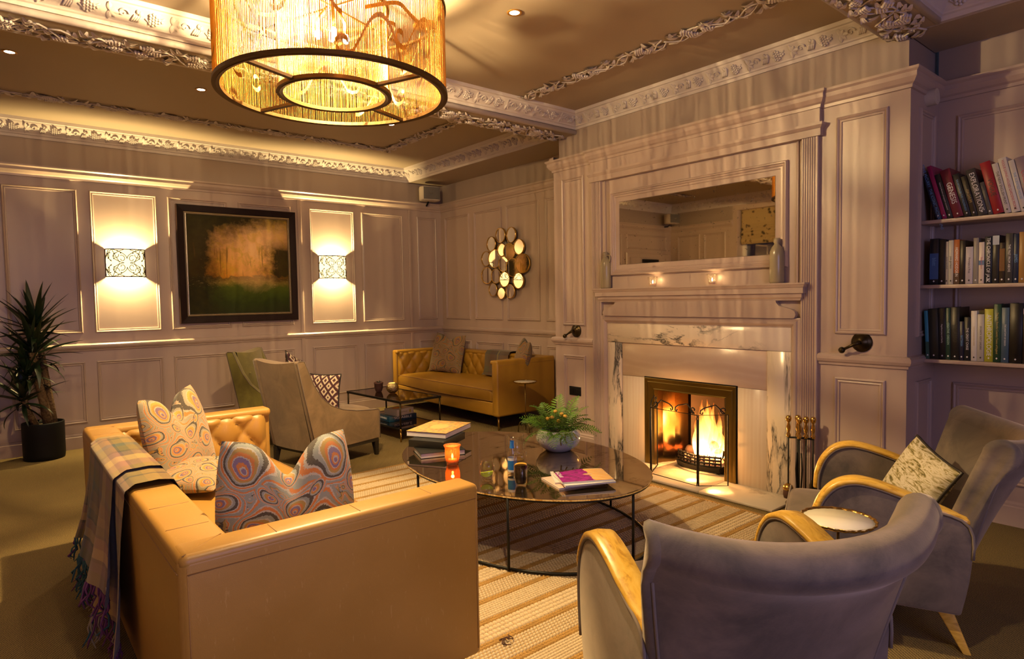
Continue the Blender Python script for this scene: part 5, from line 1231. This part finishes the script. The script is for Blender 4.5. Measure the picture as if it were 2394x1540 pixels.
purple = g.ramp(nz, [(.32, (.05, .004, .045)), (.5, (.28, .006, .22)), (.68, (.46, .03, .36))])
yel = g.ramp(g.math('FRACT', g.math('MULTIPLY', y, 8)), [(0, (.78, .34, .03)), (.55, (.80, .42, .06)), (.66, (.80, .70, .52))], 'CONSTANT')
edge = g.math('ADD', x, g.math('MULTIPLY', g.noise(uv, 5, 3), .25))
img = g.mix(g.ramp(edge, [(.74, (0, 0, 0)), (.76, (1, 1, 1))]), purple, yel)
skin = g.n('VectorMath', {0: g.map(uv, (1, 1.4, 1)), 1: (.60, .74, 0)}, operation='DISTANCE').outputs['Value']
img = g.mix(g.ramp(g.math('ADD', skin, g.math('MULTIPLY', g.noise(uv, 7, 2), .08)), [(.13, (1, 1, 1)), (.14, (0, 0, 0))]), img, (.62, .36, .20))
dk = g.ramp(g.math('ADD', g.math('SUBTRACT', 1.0, y), g.math('MULTIPLY', x, .25)), [(.14, (1, 1, 1)), (.17, (0, 0, 0))]); img = g.mix(g.math('MULTIPLY', dk, g.ramp(x, [(.45, (1, 1, 1)), (.55, (0, 0, 0))])), img, (.035, .012, .012))
MT['purple_cover'] = g.done(g.pbsdf(img, .2))
m4 = book('magazine', 'open topped glossy magazine with a purple dress on the cover, uppermost on the pile', 2.485, 2.41, TZ+.030, .288, .222, .009, radians(-30.2), MT['grey_cover'], GM, .001, True)
MB().grid(lambda u, v: (-.143+.286*u, -.110+.22*v, .0094+.004*sin(pi*u)*v), 8, 2).build('printed_cover', MT['purple_cover'], m4)
text('cover_lettering', 'BAZAAR', .032, MT['white_label'], m4, basis((-.128, .085, .0125), (0, -1, 0), (1, 0, 0)), ext=.0002, sx=.95)
text('cover_lettering', 'BAZAAR', .04, MT['black_cover'], m2, basis((.10, .095, .0095), (-.3, 1, 0), (-1, -.3, 0)), align='RIGHT', ext=.0002)
# glassware
def glassware(nm, lab, x, y, prof, cat='glass', mat='glass', n=28, wob=None, grp=None):
    o = thing(nm, lab, cat, (x, y, TZ+.0005), 0, grp); MB().lathe(prof, n=n, wob=wob, capt=False).build('glass_wall', MT[mat], o); return o
def hollow(outer, th): return outer+[(max(.001, r-th), z) for r, z in reversed(outer) if z > .008]+[(.0, outer[0][1]+.010)]
lg = glassware('stemless_glass', 'rounded tumbler holding a lime slice near the table edge', 2.111, 2.794, hollow([(.026, 0), (.030, .002), (.041, .030), (.045, .055), (.041, .085), (.034, .118)], .0015))
MB().lathe([(.024, .010), (.039, .030), (.042, .044), (.0, .044)], n=24).build('melted_ice', MT['glass'], lg)
MB().prism([(.036*cos(pi*k/12), -.030*sin(pi*k/12)) for k in range(13)], (-.003, .004, .048), (.80, -.58, .1), (.0, .1, .9), (.010, .012, 0)).build('lime_slice', MT['lime'], lg)
cg = glassware('tall_glass', 'tall glass of dark cola with a lemon wedge in front of the blue bottle', 2.192, 2.598, hollow([(.026, 0), (.029, .003), (.037, .05), (.0385, .10), (.036, .16), (.033, .185)], .0015))
MB().lathe([(.0, .014), (.027, .014), (.0355, .05), (.0372, .112), (.0, .113)], n=28).build('cola', MT['cola'], cg)
MB().prism([(.034*cos(pi*k/12), .026*sin(pi*k/12)) for k in range(13)], (-.010, -.012, .112), (.72, -.70, .05), (-.4, -.4, .6), (.010, .010, .004)).build('lemon_wedge', MT['lemon'], cg)
bo = glassware('small_bottle', 'small clear bottle with blue and white labels behind the cola glass', 2.297, 2.798, [(.024, 0), (.027, .004), (.027, .105), (.024, .13), (.015, .155), (.012, .175), (.0125, .205), (.014, .207), (.014, .218), (.011, .22)], 'bottle')
MB().lathe([(.0274, .030), (.0276, .085)], n=28, capb=False, capt=False).build('body_label', MT['blue_label'], bo); MB().lathe([(.0275, .085), (.0272, .100)], n=28, capb=False, capt=False).build('white_band', MT['white_label'], bo); MB().lathe([(.0275, .018), (.0275, .030)], n=28, capb=False, capt=False).build('white_band', MT['white_label'], bo)
MB().lathe([(.0155, .155), (.0128, .178), (.0130, .197)], n=20, capb=False, capt=False).build('neck_label', MT['blue_label'], bo)
hu = glassware('glass_cylinder', 'wide clear glass cylinder behind the small blue bottle', 2.537, 3.054, hollow([(.050, 0), (.0535, .003), (.0545, .155)], .0022))
MB().lathe([(.0, .010), (.046, .010), (.046, .016), (.0, .017)], n=24).build('glass_base', MT['glass'], hu)
vo = glassware('votive_holder', 'amber pressed glass votive glowing beside the book pile', 2.162, 3.222, [(.034, 0), (.036, .004), (.040, .020), (.041, .030), (.046, .045), (.047, .085), (.045, .095), (.046, .105), (.054, .122), (.052, .123), (.043, .100), (.044, .05), (.036, .012)], 'candle', 'amber', 64, lambda a, z: 1+(.030*cos(20*a) if z > .09 else .015*cos(16*a)))
MB().lathe([(.0, .012), (.030, .012), (.030, .034), (.0, .035)], n=20).build('wax', MT['wax'], vo); MB().lathe([(.001, .036), (.007, .048), (.004, .062), (0, .072)], n=8).build('flame', MT['flame_small'], vo)
lamp('votive_glow', 'POINT', (0, 0, .075), .9, (1, .55, .2), vo, .01)
# fern bowl
fe = thing('fern_bowl', 'white glazed bowl of green fern on the coffee table', 'potted plant', (2.90, 3.037, TZ+.0005))
MB().lathe([(.075, 0), (.085, .004), (.128, .035), (.152, .075), (.152, .098), (.138, .128), (.120, .142), (.112, .142), (.128, .12), (.11, .115)], n=40, capt=False).build('bowl', MT['bowl'], fe)
MB().lathe([(.118, .118), (.06, .132), (0, .136)], n=24).build('moss', MT['soil'], fe)
def frond_mesh(seed, L=.24, np_=13):
    rnd = random.Random(seed); b = MB(); P = []
    for t in range(np_+1):
        q = t/np_; P.append(Vector((L*q, 0, .22*L*sin(pi*q*.75)-.18*L*q*q)))
    b.tube(P, [.0018*(1-.7*t/np_) for t in range(np_+1)], 4)
    for t in range(1, np_+1):
        q = t/np_; l = L*.30*(sin(pi*(.12+.86*q))**.8); w = L*.052
        for s in (-1, 1):
            d = Vector((.45, s*.9, -.12+rnd.uniform(-.1, .1))).normalized(); c = P[t]; pr = Vector((.9, -s*.45, 0)).normalized()
            vs = [c]; 
            for (a, ww) in ((.25, .85), (.45, .62), (.55, .80), (.78, .42)): vs += [c+d*l*a+pr*w*ww*.5+Vector((0, 0, .004)), c+d*l*a-pr*w*ww*.5+Vector((0, 0, .004))]
            vs.append(c+d*l+Vector((0, 0, -.006)))
            b.add(vs, [(0, 1, 2), (1, 3, 4, 2), (3, 5, 6, 4), (5, 7, 8, 6), (7, 9, 8)], True)
    return b.mesh('frond', MT['fern'], fix=False)
FR = [frond_mesh(s, .22+.02*s) for s in range(4)]
rnd = random.Random(21)
for k in range(40):
    a = 2*pi*k/40*2.38+rnd.uniform(-.2, .2); el_ = rnd.uniform(-.15, 1.15) if k > 12 else rnd.uniform(-.35, .25); r = rnd.uniform(.03, .105)
    o = new_obj('frond', FR[k % 4], fe, (r*cos(a), r*sin(a), .128)); o.rotation_euler = (rnd.uniform(-.5, .5), -el_, a); s = rnd.uniform(.62, 1.02); o.scale = (s, s, s)
SP = MB(); rnd = random.Random(3)
for k in range(16):
    a = k*.4; z = .012*k; SP.grid(lambda u, v, a=a*2.4, z=z: (.034*u*cos(a)-(v-.5)*.008*sin(a)*sin(pi*u), .034*u*sin(a)+(v-.5)*.008*cos(a)*sin(pi*u), z*.7+.018*u), 3, 1)
SP = SP.tube([(0, 0, 0), (0, 0, .14)], .002, 5).mesh('sprig', MT['fern'], fix=False)
for k in range(9):
    a = k*.7; o = new_obj('leafy_sprig', SP, fe, (.05*cos(a), .05*sin(a), .125)); o.rotation_euler = (rnd.uniform(-.4, .4), rnd.uniform(-.4, .4), a)
for k, (a, r, z) in enumerate(((.3, .05, .235), (1.1, .06, .25), (2.4, .04, .22), (4.0, .07, .21), (5.2, .05, .23), (3.1, .09, .225))):
    MB().sphere((r*cos(a), r*sin(a), z), (.016, .014, .013), 8, 6).build('orange_bloom', MT['lemon'], fe)
for k, a in enumerate((-2.2, -2.0, -1.7, -1.45)):
    c, s = cos(a), sin(a); rr = (.115, .142, .153, .157); zz = (.140, .128, .10, .065+.012*k)
    MB().tube([(rr[i]*c-s*.008*sin(i*2+k), rr[i]*s+c*.008*sin(i*2+k), zz[i]) for i in range(4)], .0035, 5).build('twine', MT['jute'], fe)

# ================================================================ SMALL TABLES
def martini(lab, x, y, h):
    o = thing('scallop_side_table', lab, 'side table', (x, y, 0), 0, 'small scalloped side tables')
    wob = lambda a, z: 1+.018*cos(22*a)
    MB().lathe([(.0, h-.016), (.118, h-.016), (.130, h-.006), (.131, h), (.127, h-.001), (.122, h-.006)], n=132, wob=wob, capt=False, capb=False).build('scalloped_rim', MT['brass'], o)
    MB().lathe([(.0, h-.0065), (.123, h-.0065), (.1235, h-.010)], n=48, capt=False).build('tray_top', MT['cream_top'], o)
    MB().tube([(0, 0, .03), (0, 0, h-.014)], .0055, 8).lathe([(.006, h-.05), (.012, h-.03), (.03, h-.016)], n=14, capb=False).build('stem', MT['old_brass'], o)
    for k in range(3):
        a = radians(20+120*k); MB().tube([(r*cos(a), r*sin(a), z) for r, z in ((.0, .06), (.012, .10), (.035, .125), (.062, .112), (.078, .07), (.082, .0))], .0055, 8).build('foot', MT['old_brass'], o)
martini('small brass side table with cream scalloped top beside the far sofa arm', 4.36, 5.07, .56); martini('small side table with cream scalloped top between the two velvet armchairs', 2.425, 1.015, .60)
st_ = thing('glass_side_table', 'rectangular black framed smoked glass table before the far sofa', 'side table', (3.36, 6.17, 0), radians(3.2))
hx, hy, zt_ = .26, .555, .42
MB().frame((0, 0, zt_-.022), (1, 0, 0), (0, 1, 0), (0, 0, 1), -hx, hx, -hy, hy, [(0, 0), (0, .022), (.014, .022), (.014, 0), (0, 0)]).build('top_frame', MT['black_metal'], st_)
MB().box(-hx+.012, hx-.012, -hy+.012, hy-.012, zt_-.010, zt_-.003).build('glass_top', MT['smoke_glass'], st_)
MB().frame((0, 0, .118), (1, 0, 0), (0, 1, 0), (0, 0, 1), -hx+.012, hx-.012, -hy+.012, hy-.012, [(0, 0), (0, .016), (.012, .016), (.012, 0), (0, 0)]).build('shelf_frame', MT['black_metal'], st_)
MB().box(-hx+.02, hx-.02, -hy+.02, hy-.02, .126, .132).build('glass_shelf', MT['smoke_glass'], st_)
for sx in (-1, 1):
    for sy in (-1, 1):
        MB().tube([(sx*(hx-.012), sy*(hy-.012), .0), (sx*(hx-.012), sy*(hy-.012), .105)], .008, 8).lathe([(.008, .10), (.013, .108), (.008, .118), (.012, .126), (.008, .134)], (sx*(hx-.012), sy*(hy-.012), 0), 10).build('brass_foot', MT['brass'], st_)
        MB().tube([(sx*(hx-.012), sy*(hy-.012), .134), (sx*(hx-.012), sy*(hy-.012), zt_-.02)], .0095, 8).build('leg', MT['bronze'], st_)
po = thing('succulent_pot', 'small dark terracotta pot with a succulent on the glass side table', 'potted plant', (3.315, 6.40, zt_))
MB().lathe([(.030, 0), (.034, .003), (.048, .05), (.048, .085), (.052, .088), (.052, .108), (.044, .108), (.042, .095)], n=24, capt=False).build('pot', MT['terracotta'], po); MB().lathe([(.046, .095), (0, .098)], n=16).build('soil', MT['soil'], po)
for k in range(9):
    a = k*.75; MB().grid(lambda u, v: ((.008+.026*u)*cos(a)-(v-.5)*.016*sin(pi*min(.95, u+.1))*sin(a), (.008+.026*u)*sin(a)+(v-.5)*.016*sin(pi*min(.95, u+.1))*cos(a), .098+.018*u*(1+k % 2*.5)), 4, 2).build('leaf', MT['yucca'], po)
sv = thing('metal_votive', 'round pierced silver gilt votive glowing on the glass side table', 'candle', (3.375, 6.19, zt_))
MB().lathe([(.030, 0), (.036, .002), (.062, .03), (.069, .06), (.062, .092), (.045, .112), (.042, .112), (.058, .09)], n=40, wob=lambda a, z: 1+.012*cos(20*a+z*160), capt=False).build('hammered_globe', bumpy('hammered_silver_gilt', (.62, .47, .22), .18, 85, 1.0, metal=1, dist=.01), sv)
MB().lathe([(.0, .03), (.02, .03), (.02, .045), (0, .046)], n=12).build('wax', MT['wax'], sv); MB().lathe([(.001, .046), (.006, .06), (0, .08)], n=8).build('flame', MT['flame_small'], sv); lamp('votive_glow', 'POINT', (0, 0, .10), .5, (1, .6, .25), sv, .01)
MT['blue_box'] = flat('dark_blue_card', (.006, .045, .10), .35)
bx_ = thing('board_game_box', 'dark blue word game box on the lower shelf of the glass side table', 'game box', (3.40, 6.14, .1325))
MB().box(-.17, .17, -.125, .125, 0, .062).build('box_lid', MT['blue_box'], bx_, bevel=.002); MB().box(-.168, .168, -.123, .123, .062, .0625).build('printed_top', flat('game_box_print', (.02, .07, .13), .3), bx_)
MB().add([(.03, -.10, .063), (.13, -.10, .063), (.16, -.02, .063), (.07, .0, .063)], [(0, 1, 2, 3)]).build('printed_flash', flat('lime_print', (.55, .60, .03), .4), bx_)
text('box_lettering', 'SCRABBLE', .036, MT['white_label'], bx_, basis((.0, -.1258, .037), (1, 0, 0), (0, 0, 1)), 'CENTER', sx=1.35)
text('box_lettering', 'SCRABBLE', .030, MT['white_label'], bx_, basis((-.1708, .0, .036), (0, -1, 0), (0, 0, 1)), 'CENTER', sx=1.1)
wb_ = thing('board_game_box', 'white card game box with orange print lying on the blue game box', 'game box', (3.40, 6.10, .1955), radians(14))
MB().box(-.125, .125, -.10, .10, 0, .068).build('box_lid', flat('white_card', (.62, .58, .52), .4), wb_, bevel=.002)
MB().prism([(.07*cos(2*pi*k/20)*1.1, .045*sin(2*pi*k/20)) for k in range(20)], (-.01, .01, .068), (1, 0, 0), (0, 1, 0), (0, 0, .0004)).build('printed_flash', flat('orange_print', (.75, .22, .02), .4), wb_)
MB().prism([(.012*cos(2*pi*k/12), .02*sin(2*pi*k/12)) for k in range(12)], (.07, -.1005, .034), (1, 0, 0), (0, 0, 1), (0, -.0004, 0)).build('printed_pear', flat('pear_print', (.50, .45, .06), .4), wb_)
text('box_lettering', 'Trivial Pursuit', .020, flat('olive_print', (.20, .16, .06), .5), wb_, basis((-.03, -.1005, .038), (1, 0, 0), (0, 0, 1)), 'CENTER', shear=.2)
# ================================================================ BOOKSHELVES
SHX0, SHX1 = 4.468, XV
bk_mats = {}
def bmat(col, rough=.4):
    k = tuple(col)
    if k not in bk_mats: bk_mats[k] = flat('book_spine_cloth', k, rough)
    return bk_mats[k]
shelves = []
for zt_, lab in ((1.886, 'top white painted bookshelf board in the alcove'), (1.488, 'middle white painted bookshelf board in the alcove'), (1.027, 'bottom white painted bookshelf board in the alcove')):
    s = MB().box(SHX0, XV-.001, -.6, YC0-.001, zt_-.022, zt_).build('bookshelf_board', MT['paint'], bevel=.003); tag(s, lab, 'shelf', 'alcove bookshelf boards')
INK = {'w': flat('white_ink', (.75, .75, .78), .5), 'k': flat('black_ink', (.02, .02, .02), .5), 'g': flat('gold_ink', (.45, .33, .12), .4), 'b': flat('blue_ink', (.12, .30, .60), .5), 'r': flat('red_ink', (.45, .05, .10), .5), 'c': flat('pale_green_ink', (.35, .55, .45), .5)}
def sbook(lab, y, zs, T, Hh, Dp, col, lean=0, title=None, ink='w', size=None, xf=None, grp=None, pos=.5, band=None, logo=True):
    """upright book, spine to the room (-x); y = left (greater y) bottom corner of the spine; lean = top tilts to +y"""
    o = thing('shelf_book', lab, 'book', (xf or SHX0+.035, y, zs), 0, grp); o.rotation_euler = (lean, 0, 0)
    m = bmat(col)
    MB().box(0, .004, -T, 0, 0, Hh).build('spine', m, o, bevel=.0015, seg=1)
    MB().box(.003, Dp, -.0025, 0, 0, Hh).build('cover_board', m, o); MB().box(.003, Dp, -T, -T+.0025, 0, Hh).build('cover_board', m, o)
    MB().box(.004, Dp-.004, -T+.0026, -.0026, .003, Hh-.004).build('pages', MT['page'], o)
    if title:
        sz = size or min(T*.62, Hh*.9/(len(title)*.62))
        text('spine_title', title, sz, INK[ink], o, basis((-.0006, -T/2, Hh*pos), (0, 0, -1), (0, -1, 0)), 'CENTER', sx=.92)
    if band:
        (z0, z1, bc) = band; MB().box(-.0008, .0005, -T+.0005, -.0005, Hh*z0, Hh*z1).build('spine_band', bmat(bc), o)
    if logo: MB().prism([(0, .006), (.005, 0), (0, -.006), (-.005, 0)], (-.0006, -T/2, .022), (0, 1, 0), (0, 0, 1), (-.0003, 0, 0)).build('publisher_mark', INK['w' if sum(col) < .9 else 'k'], o)
    return o
R_ = radians
GA, GB, GC = 'leaning books on the top shelf', 'upright books on the middle shelf', 'upright books on the bottom shelf'
DK, NV, MG, WN, GRY, RD, WH, CRM_ = (.012, .013, .016), (.012, .016, .035), (.30, .012, .10), (.14, .012, .03), (.045, .042, .045), (.28, .012, .022), (.55, .52, .52), (.48, .44, .38)
z1_ = 1.887
top = [('navy leaning book with pale blue title, first on the top shelf', .030, .290, NV, 'STEVE McCURRY  THE ICONIC PHOTOGRAPHS', 'b', .022), ('tall magenta spined leaning book on the top shelf', .024, .345, MG, None, 'w', 0),
       ('thin black leaning book with white script title on the top shelf', .028, .285, (.016, .020, .020), 'Molinari by Bowman a photographer remembered', 'w', 0), ('thick wine red leaning book titled GENESIS on the top shelf', .052, .305, WN, 'GENESIS', 'w', .040),
       ('black leaning book with dim lettering right of GENESIS', .034, .27, DK, 'SALVATION IN THE WILDERNESS', 'b', 0), ('black leaning book with gold ornament left of EXPLORATIONS', .030, .25, (.02, .018, .014), 'MAGNUM', 'g', .02),
       ('charcoal leaning book titled EXPLORATIONS on the top shelf', .046, .285, GRY, 'EXPLORATIONS', 'w', .036), ('dark grey narrow leaning book right of EXPLORATIONS', .022, .20, (.06, .06, .07), None, 'w', 0), ('bright red leaning book on the top shelf', .050, .315, RD, 'VOGUE', 'k', .034),
       ('pale grey narrow leaning book right of the red one', .030, .300, WH, 'THE NEW ENGLISH PRINT', 'k', 0), ('white leaning book about houses gardens people on the top shelf', .040, .325, (.62, .58, .55), 'VOGUE LIVING HOUSES GARDENS PEOPLE', 'r', .017), ('white narrow leaning book near the frame edge on the top shelf', .028, .305, WH, 'THE SCENTED HOUSE', 'b', 0),
       ('lilac grey leaning book at the right frame edge on the top shelf', .045, .315, (.25, .19, .24), 'COLLECTED', 'r', .03)]
y = YC0-.078
for k, (lab, T, Hh, col, ti, ink, sz) in enumerate(top):
    ln = R_(15.5-.25*k); sbook(lab, y, z1_, T, Hh, .21, col, -ln, ti, ink, sz or None, None, GA); y -= T/cos(ln)+.0015
z2_ = 1.4885
mid = [('black book with glowing blue spine band, first on the middle shelf', .048, .285, (.008, .010, .016), 'blatt', 'b', .03, (.12, .68, (.02, .09, .30))), ('black unmarked book second on the middle shelf', .034, .275, (.01, .01, .01), None, 'w', 0, None), ('narrow cream book on the middle shelf', .014, .262, CRM_, 'BEHIND THE SCENES', 'k', 0, None), ('ivory book with small grey title on the middle shelf', .026, .268, (.52, .50, .44), 'pale gardens', 'k', 0, None),
       ('orange brown book titled HOWARD HODGKIN on the middle shelf', .030, .270, (.36, .11, .025), 'HOWARD HODGKIN', 'w', .02, (.0, .25, (.05, .018, .012))), ('dark low book behind the orange one on the middle shelf', .028, .262, (.02, .015, .012), None, 'w', 0, None), ('short lilac white book on the middle shelf', .037, .222, (.56, .53, .58), 'Portraits in Print', 'k', .015, None), ('grey book standing between two white ones on the middle shelf', .026, .272, (.24, .22, .21), None, 'w', 0, None),
       ('white book with blue blot on the middle shelf', .027, .245, (.62, .54, .50), 'Elizabeth David', 'r', .012, (.45, .56, (.10, .18, .34))), ('black book titled THE CHRONICLE OF JAZZ on the middle shelf', .036, .275, (.010, .014, .024), 'THE CHRONICLE OF JAZZ', 'w', .024, None), ('white topped black book on the middle shelf', .032, .280, (.018, .018, .022), None, 'w', 0, (.80, .99, (.45, .50, .58))), ('black book with brown picture spine on the middle shelf', .026, .235, (.03, .02, .014), None, 'w', 0, (.3, .85, (.16, .07, .02))),
       ('charcoal book titled PAST FROM ABOVE on the middle shelf', .036, .285, (.045, .045, .048), 'THE PAST FROM ABOVE', 'w', .016, None), ('dark blue narrow book on the middle shelf', .024, .28, (.012, .022, .06), 'JAMES', 'b', .02, None), ('tan wood coloured book on the middle shelf', .032, .288, (.36, .20, .055), None, 'w', 0, None), ('brown clothbound book beside the tan one on the middle shelf', .03, .28, (.12, .075, .03), None, 'w', 0, None),
       ('pale blue white book titled LANDSCAPES on the middle shelf', .032, .248, (.42, .52, .66), 'LANDSCAPES', 'k', .016, None), ('black book with gold title at the right frame edge of the middle shelf', .046, .238, (.012, .011, .008), 'MESSER The G File', 'g', .03, None), ('dark brown book outside the frame on the middle shelf', .04, .26, (.05, .03, .02), None, 'w', 0, None)]
y = YC0-.045
for (lab, T, Hh, col, ti, ink, sz, band) in mid:
    sbook(lab, y, z2_, T, Hh, .19, col, 0, ti, ink, sz or None, None, GB, .5, band); y -= T+.0012
z3_ = 1.0275
low = [('slim bright blue book leaning first on the bottom shelf', .020, .300, (.04, .26, .40), None, 'w', 0, (0, .35, (.03, .10, .08)), 3), ('dark green black unmarked book second on the bottom shelf', .052, .312, (.018, .022, .017), None, 'w', 0, None, 2), ('black book with tiny white title lines, third on the bottom shelf', .040, .318, (.008, .010, .013), 'Magnificent Joey and Quality', 'w', .011, None, 1.5), ('dark green book titled CREATIVE OREGON on the bottom shelf', .024, .318, (.012, .045, .032), 'CREATIVE  OREGON', 'c', .016, None, 1),
       ('black thick book with faint title on the bottom shelf', .046, .322, (.008, .008, .010), 'PICASSO', 'k', .03, None, .6), ('black short book with blue title on the bottom shelf', .022, .236, (.010, .012, .035), 'BATTERSEA', 'b', .014, None, .6), ('black book titled THE GREAT CHASE on the bottom shelf', .032, .262, (.010, .014, .018), 'THE GREAT CHASE', 'w', .017, None, .5), ('white book with pale title on the bottom shelf', .030, .300, (.60, .57, .55), 'THE SCANDINAVIAN HOME', 'g', .010, None, .6),
       ('light grey book titled KENT GARDENS on the bottom shelf', .034, .280, (.42, .40, .38), 'ON EARTH  KENT GARDENS', 'k', .012, None, .5), ('yellow green book titled ANTHROPOLOGIE on the bottom shelf', .042, .312, (.40, .40, .03), 'ANTHROPOLOGIE', 'w', .032, None, .4), ('dark green book on country towns of England on the bottom shelf', .036, .340, (.012, .05, .025), 'The Most Beautiful Country Towns of England', 'g', .014, None, 0), ('slate blue book right of the green one on the bottom shelf', .036, .320, (.06, .11, .17), 'THE ANATOMY OF DESIGN', 'w', .011, None, 0),
       ('black thick unmarked book on the bottom shelf', .060, .345, (.006, .006, .007), None, 'w', 0, None, 0), ('black book titled GOSLING on the bottom shelf', .044, .320, (.014, .010, .012), 'GOSLING', 'g', .03, (.88, .98, (.35, .28, .34)), 0), ('white book with small grey title near the frame edge on the bottom shelf', .036, .312, (.60, .55, .52), 'NORDIC LIGHT MODERN SCANDINAVIAN ARCHITECTURE', 'k', .009, None, 0), ('dark brown low book right of the white one on the bottom shelf', .028, .31, (.07, .03, .03), None, 'w', 0, None, 0), ('blue book at the right frame edge of the bottom shelf', .034, .272, (.03, .22, .38), 'OUTSIDE', 'k', .016, None, 0)]
y = YC0-.018
for (lab, T, Hh, col, ti, ink, sz, band, ln) in low:
    sbook(lab, y-Hh*sin(R_(ln)), z3_, T, Hh, .2, col, -R_(ln), ti, ink, sz or None, None, GC, .5, band); y -= T+.0015+ (0 if ln == 0 else .0)

# ================================================================ YUCCA
PX, PY = .31, 7.415
yu = thing('yucca_plant', 'tall dark green yucca with two bark trunks in a black pot at the left wall', 'potted plant', (PX, PY, 0))
MB().lathe([(.150, 0), (.160, .006), (.166, .05), (.168, .34), (.166, .352), (.156, .352), (.154, .30)], n=40, capt=False).build('pot', MT['black_plastic'], yu)
MB().lathe([(.155, .315), (.08, .325), (0, .328)], n=24).build('soil', MT['soil'], yu)
trunks = [([(.04, -.05, .30), (.01, -.05, .55), (-.03, -.05, .80), (-.05, -.05, 1.02)], .036), ([(.085, .0, .30), (.06, .0, .60), (.02, .0, .95), (-.02, .02, 1.25)], .028), ([(-.05, .02, .30), (-.10, .02, .45), (-.14, .0, .60)], .026)]
for P, r in trunks: MB().tube(P, [r*1.15]+[r]*(len(P)-1), 12).build('trunk', MT['yucca_bark'], yu)
def blade(L, w, droop):
    b = MB()
    def fn(u, v):
        ww = w*(1-u)**.75*(.45+1.2*u if u < .45 else 1); s = v-.5; d = droop*u*u
        return (L*u*cos(d*.8), s*2*ww, -L*.5*d*u+abs(s)*ww*.7)
    return b.grid(fn, 9, 2, smooth=True).mesh('leaf', MT['yucca'], fix=False)
BL = [blade(.42, .042, .10), blade(.42, .040, .3), blade(.36, .036, .6), blade(.44, .044, .18)]
rnd = random.Random(17)
def rosette(c, n, sc, lo=-.5):
    for k in range(n):
        q = k/n; a = k*2.399+rnd.uniform(-.2, .2); e = lo+(1.45-lo)*q**.8+rnd.uniform(-.12, .12)
        o = new_obj('leaf', BL[(0 if e > .7 else 3 if e > .3 else 1 if e > 0 else 2)], yu, (c[0]+rnd.uniform(-.015, .015), c[1]+rnd.uniform(-.015, .015), c[2]-.10+.12*q)); o.rotation_euler = (rnd.uniform(-.4, .4), -e, a); s = sc*rnd.uniform(.8, 1.1); o.scale = (s, s, s)
rosette((-.05, -.05, 1.04), 34, 1.0, -.6); rosette((-.02, .02, 1.27), 32, 1.0, -.3); rosette((-.14, 0, .62), 28, .9, -.6); rosette((-.10, -.08, .86), 22, .85, -.5)
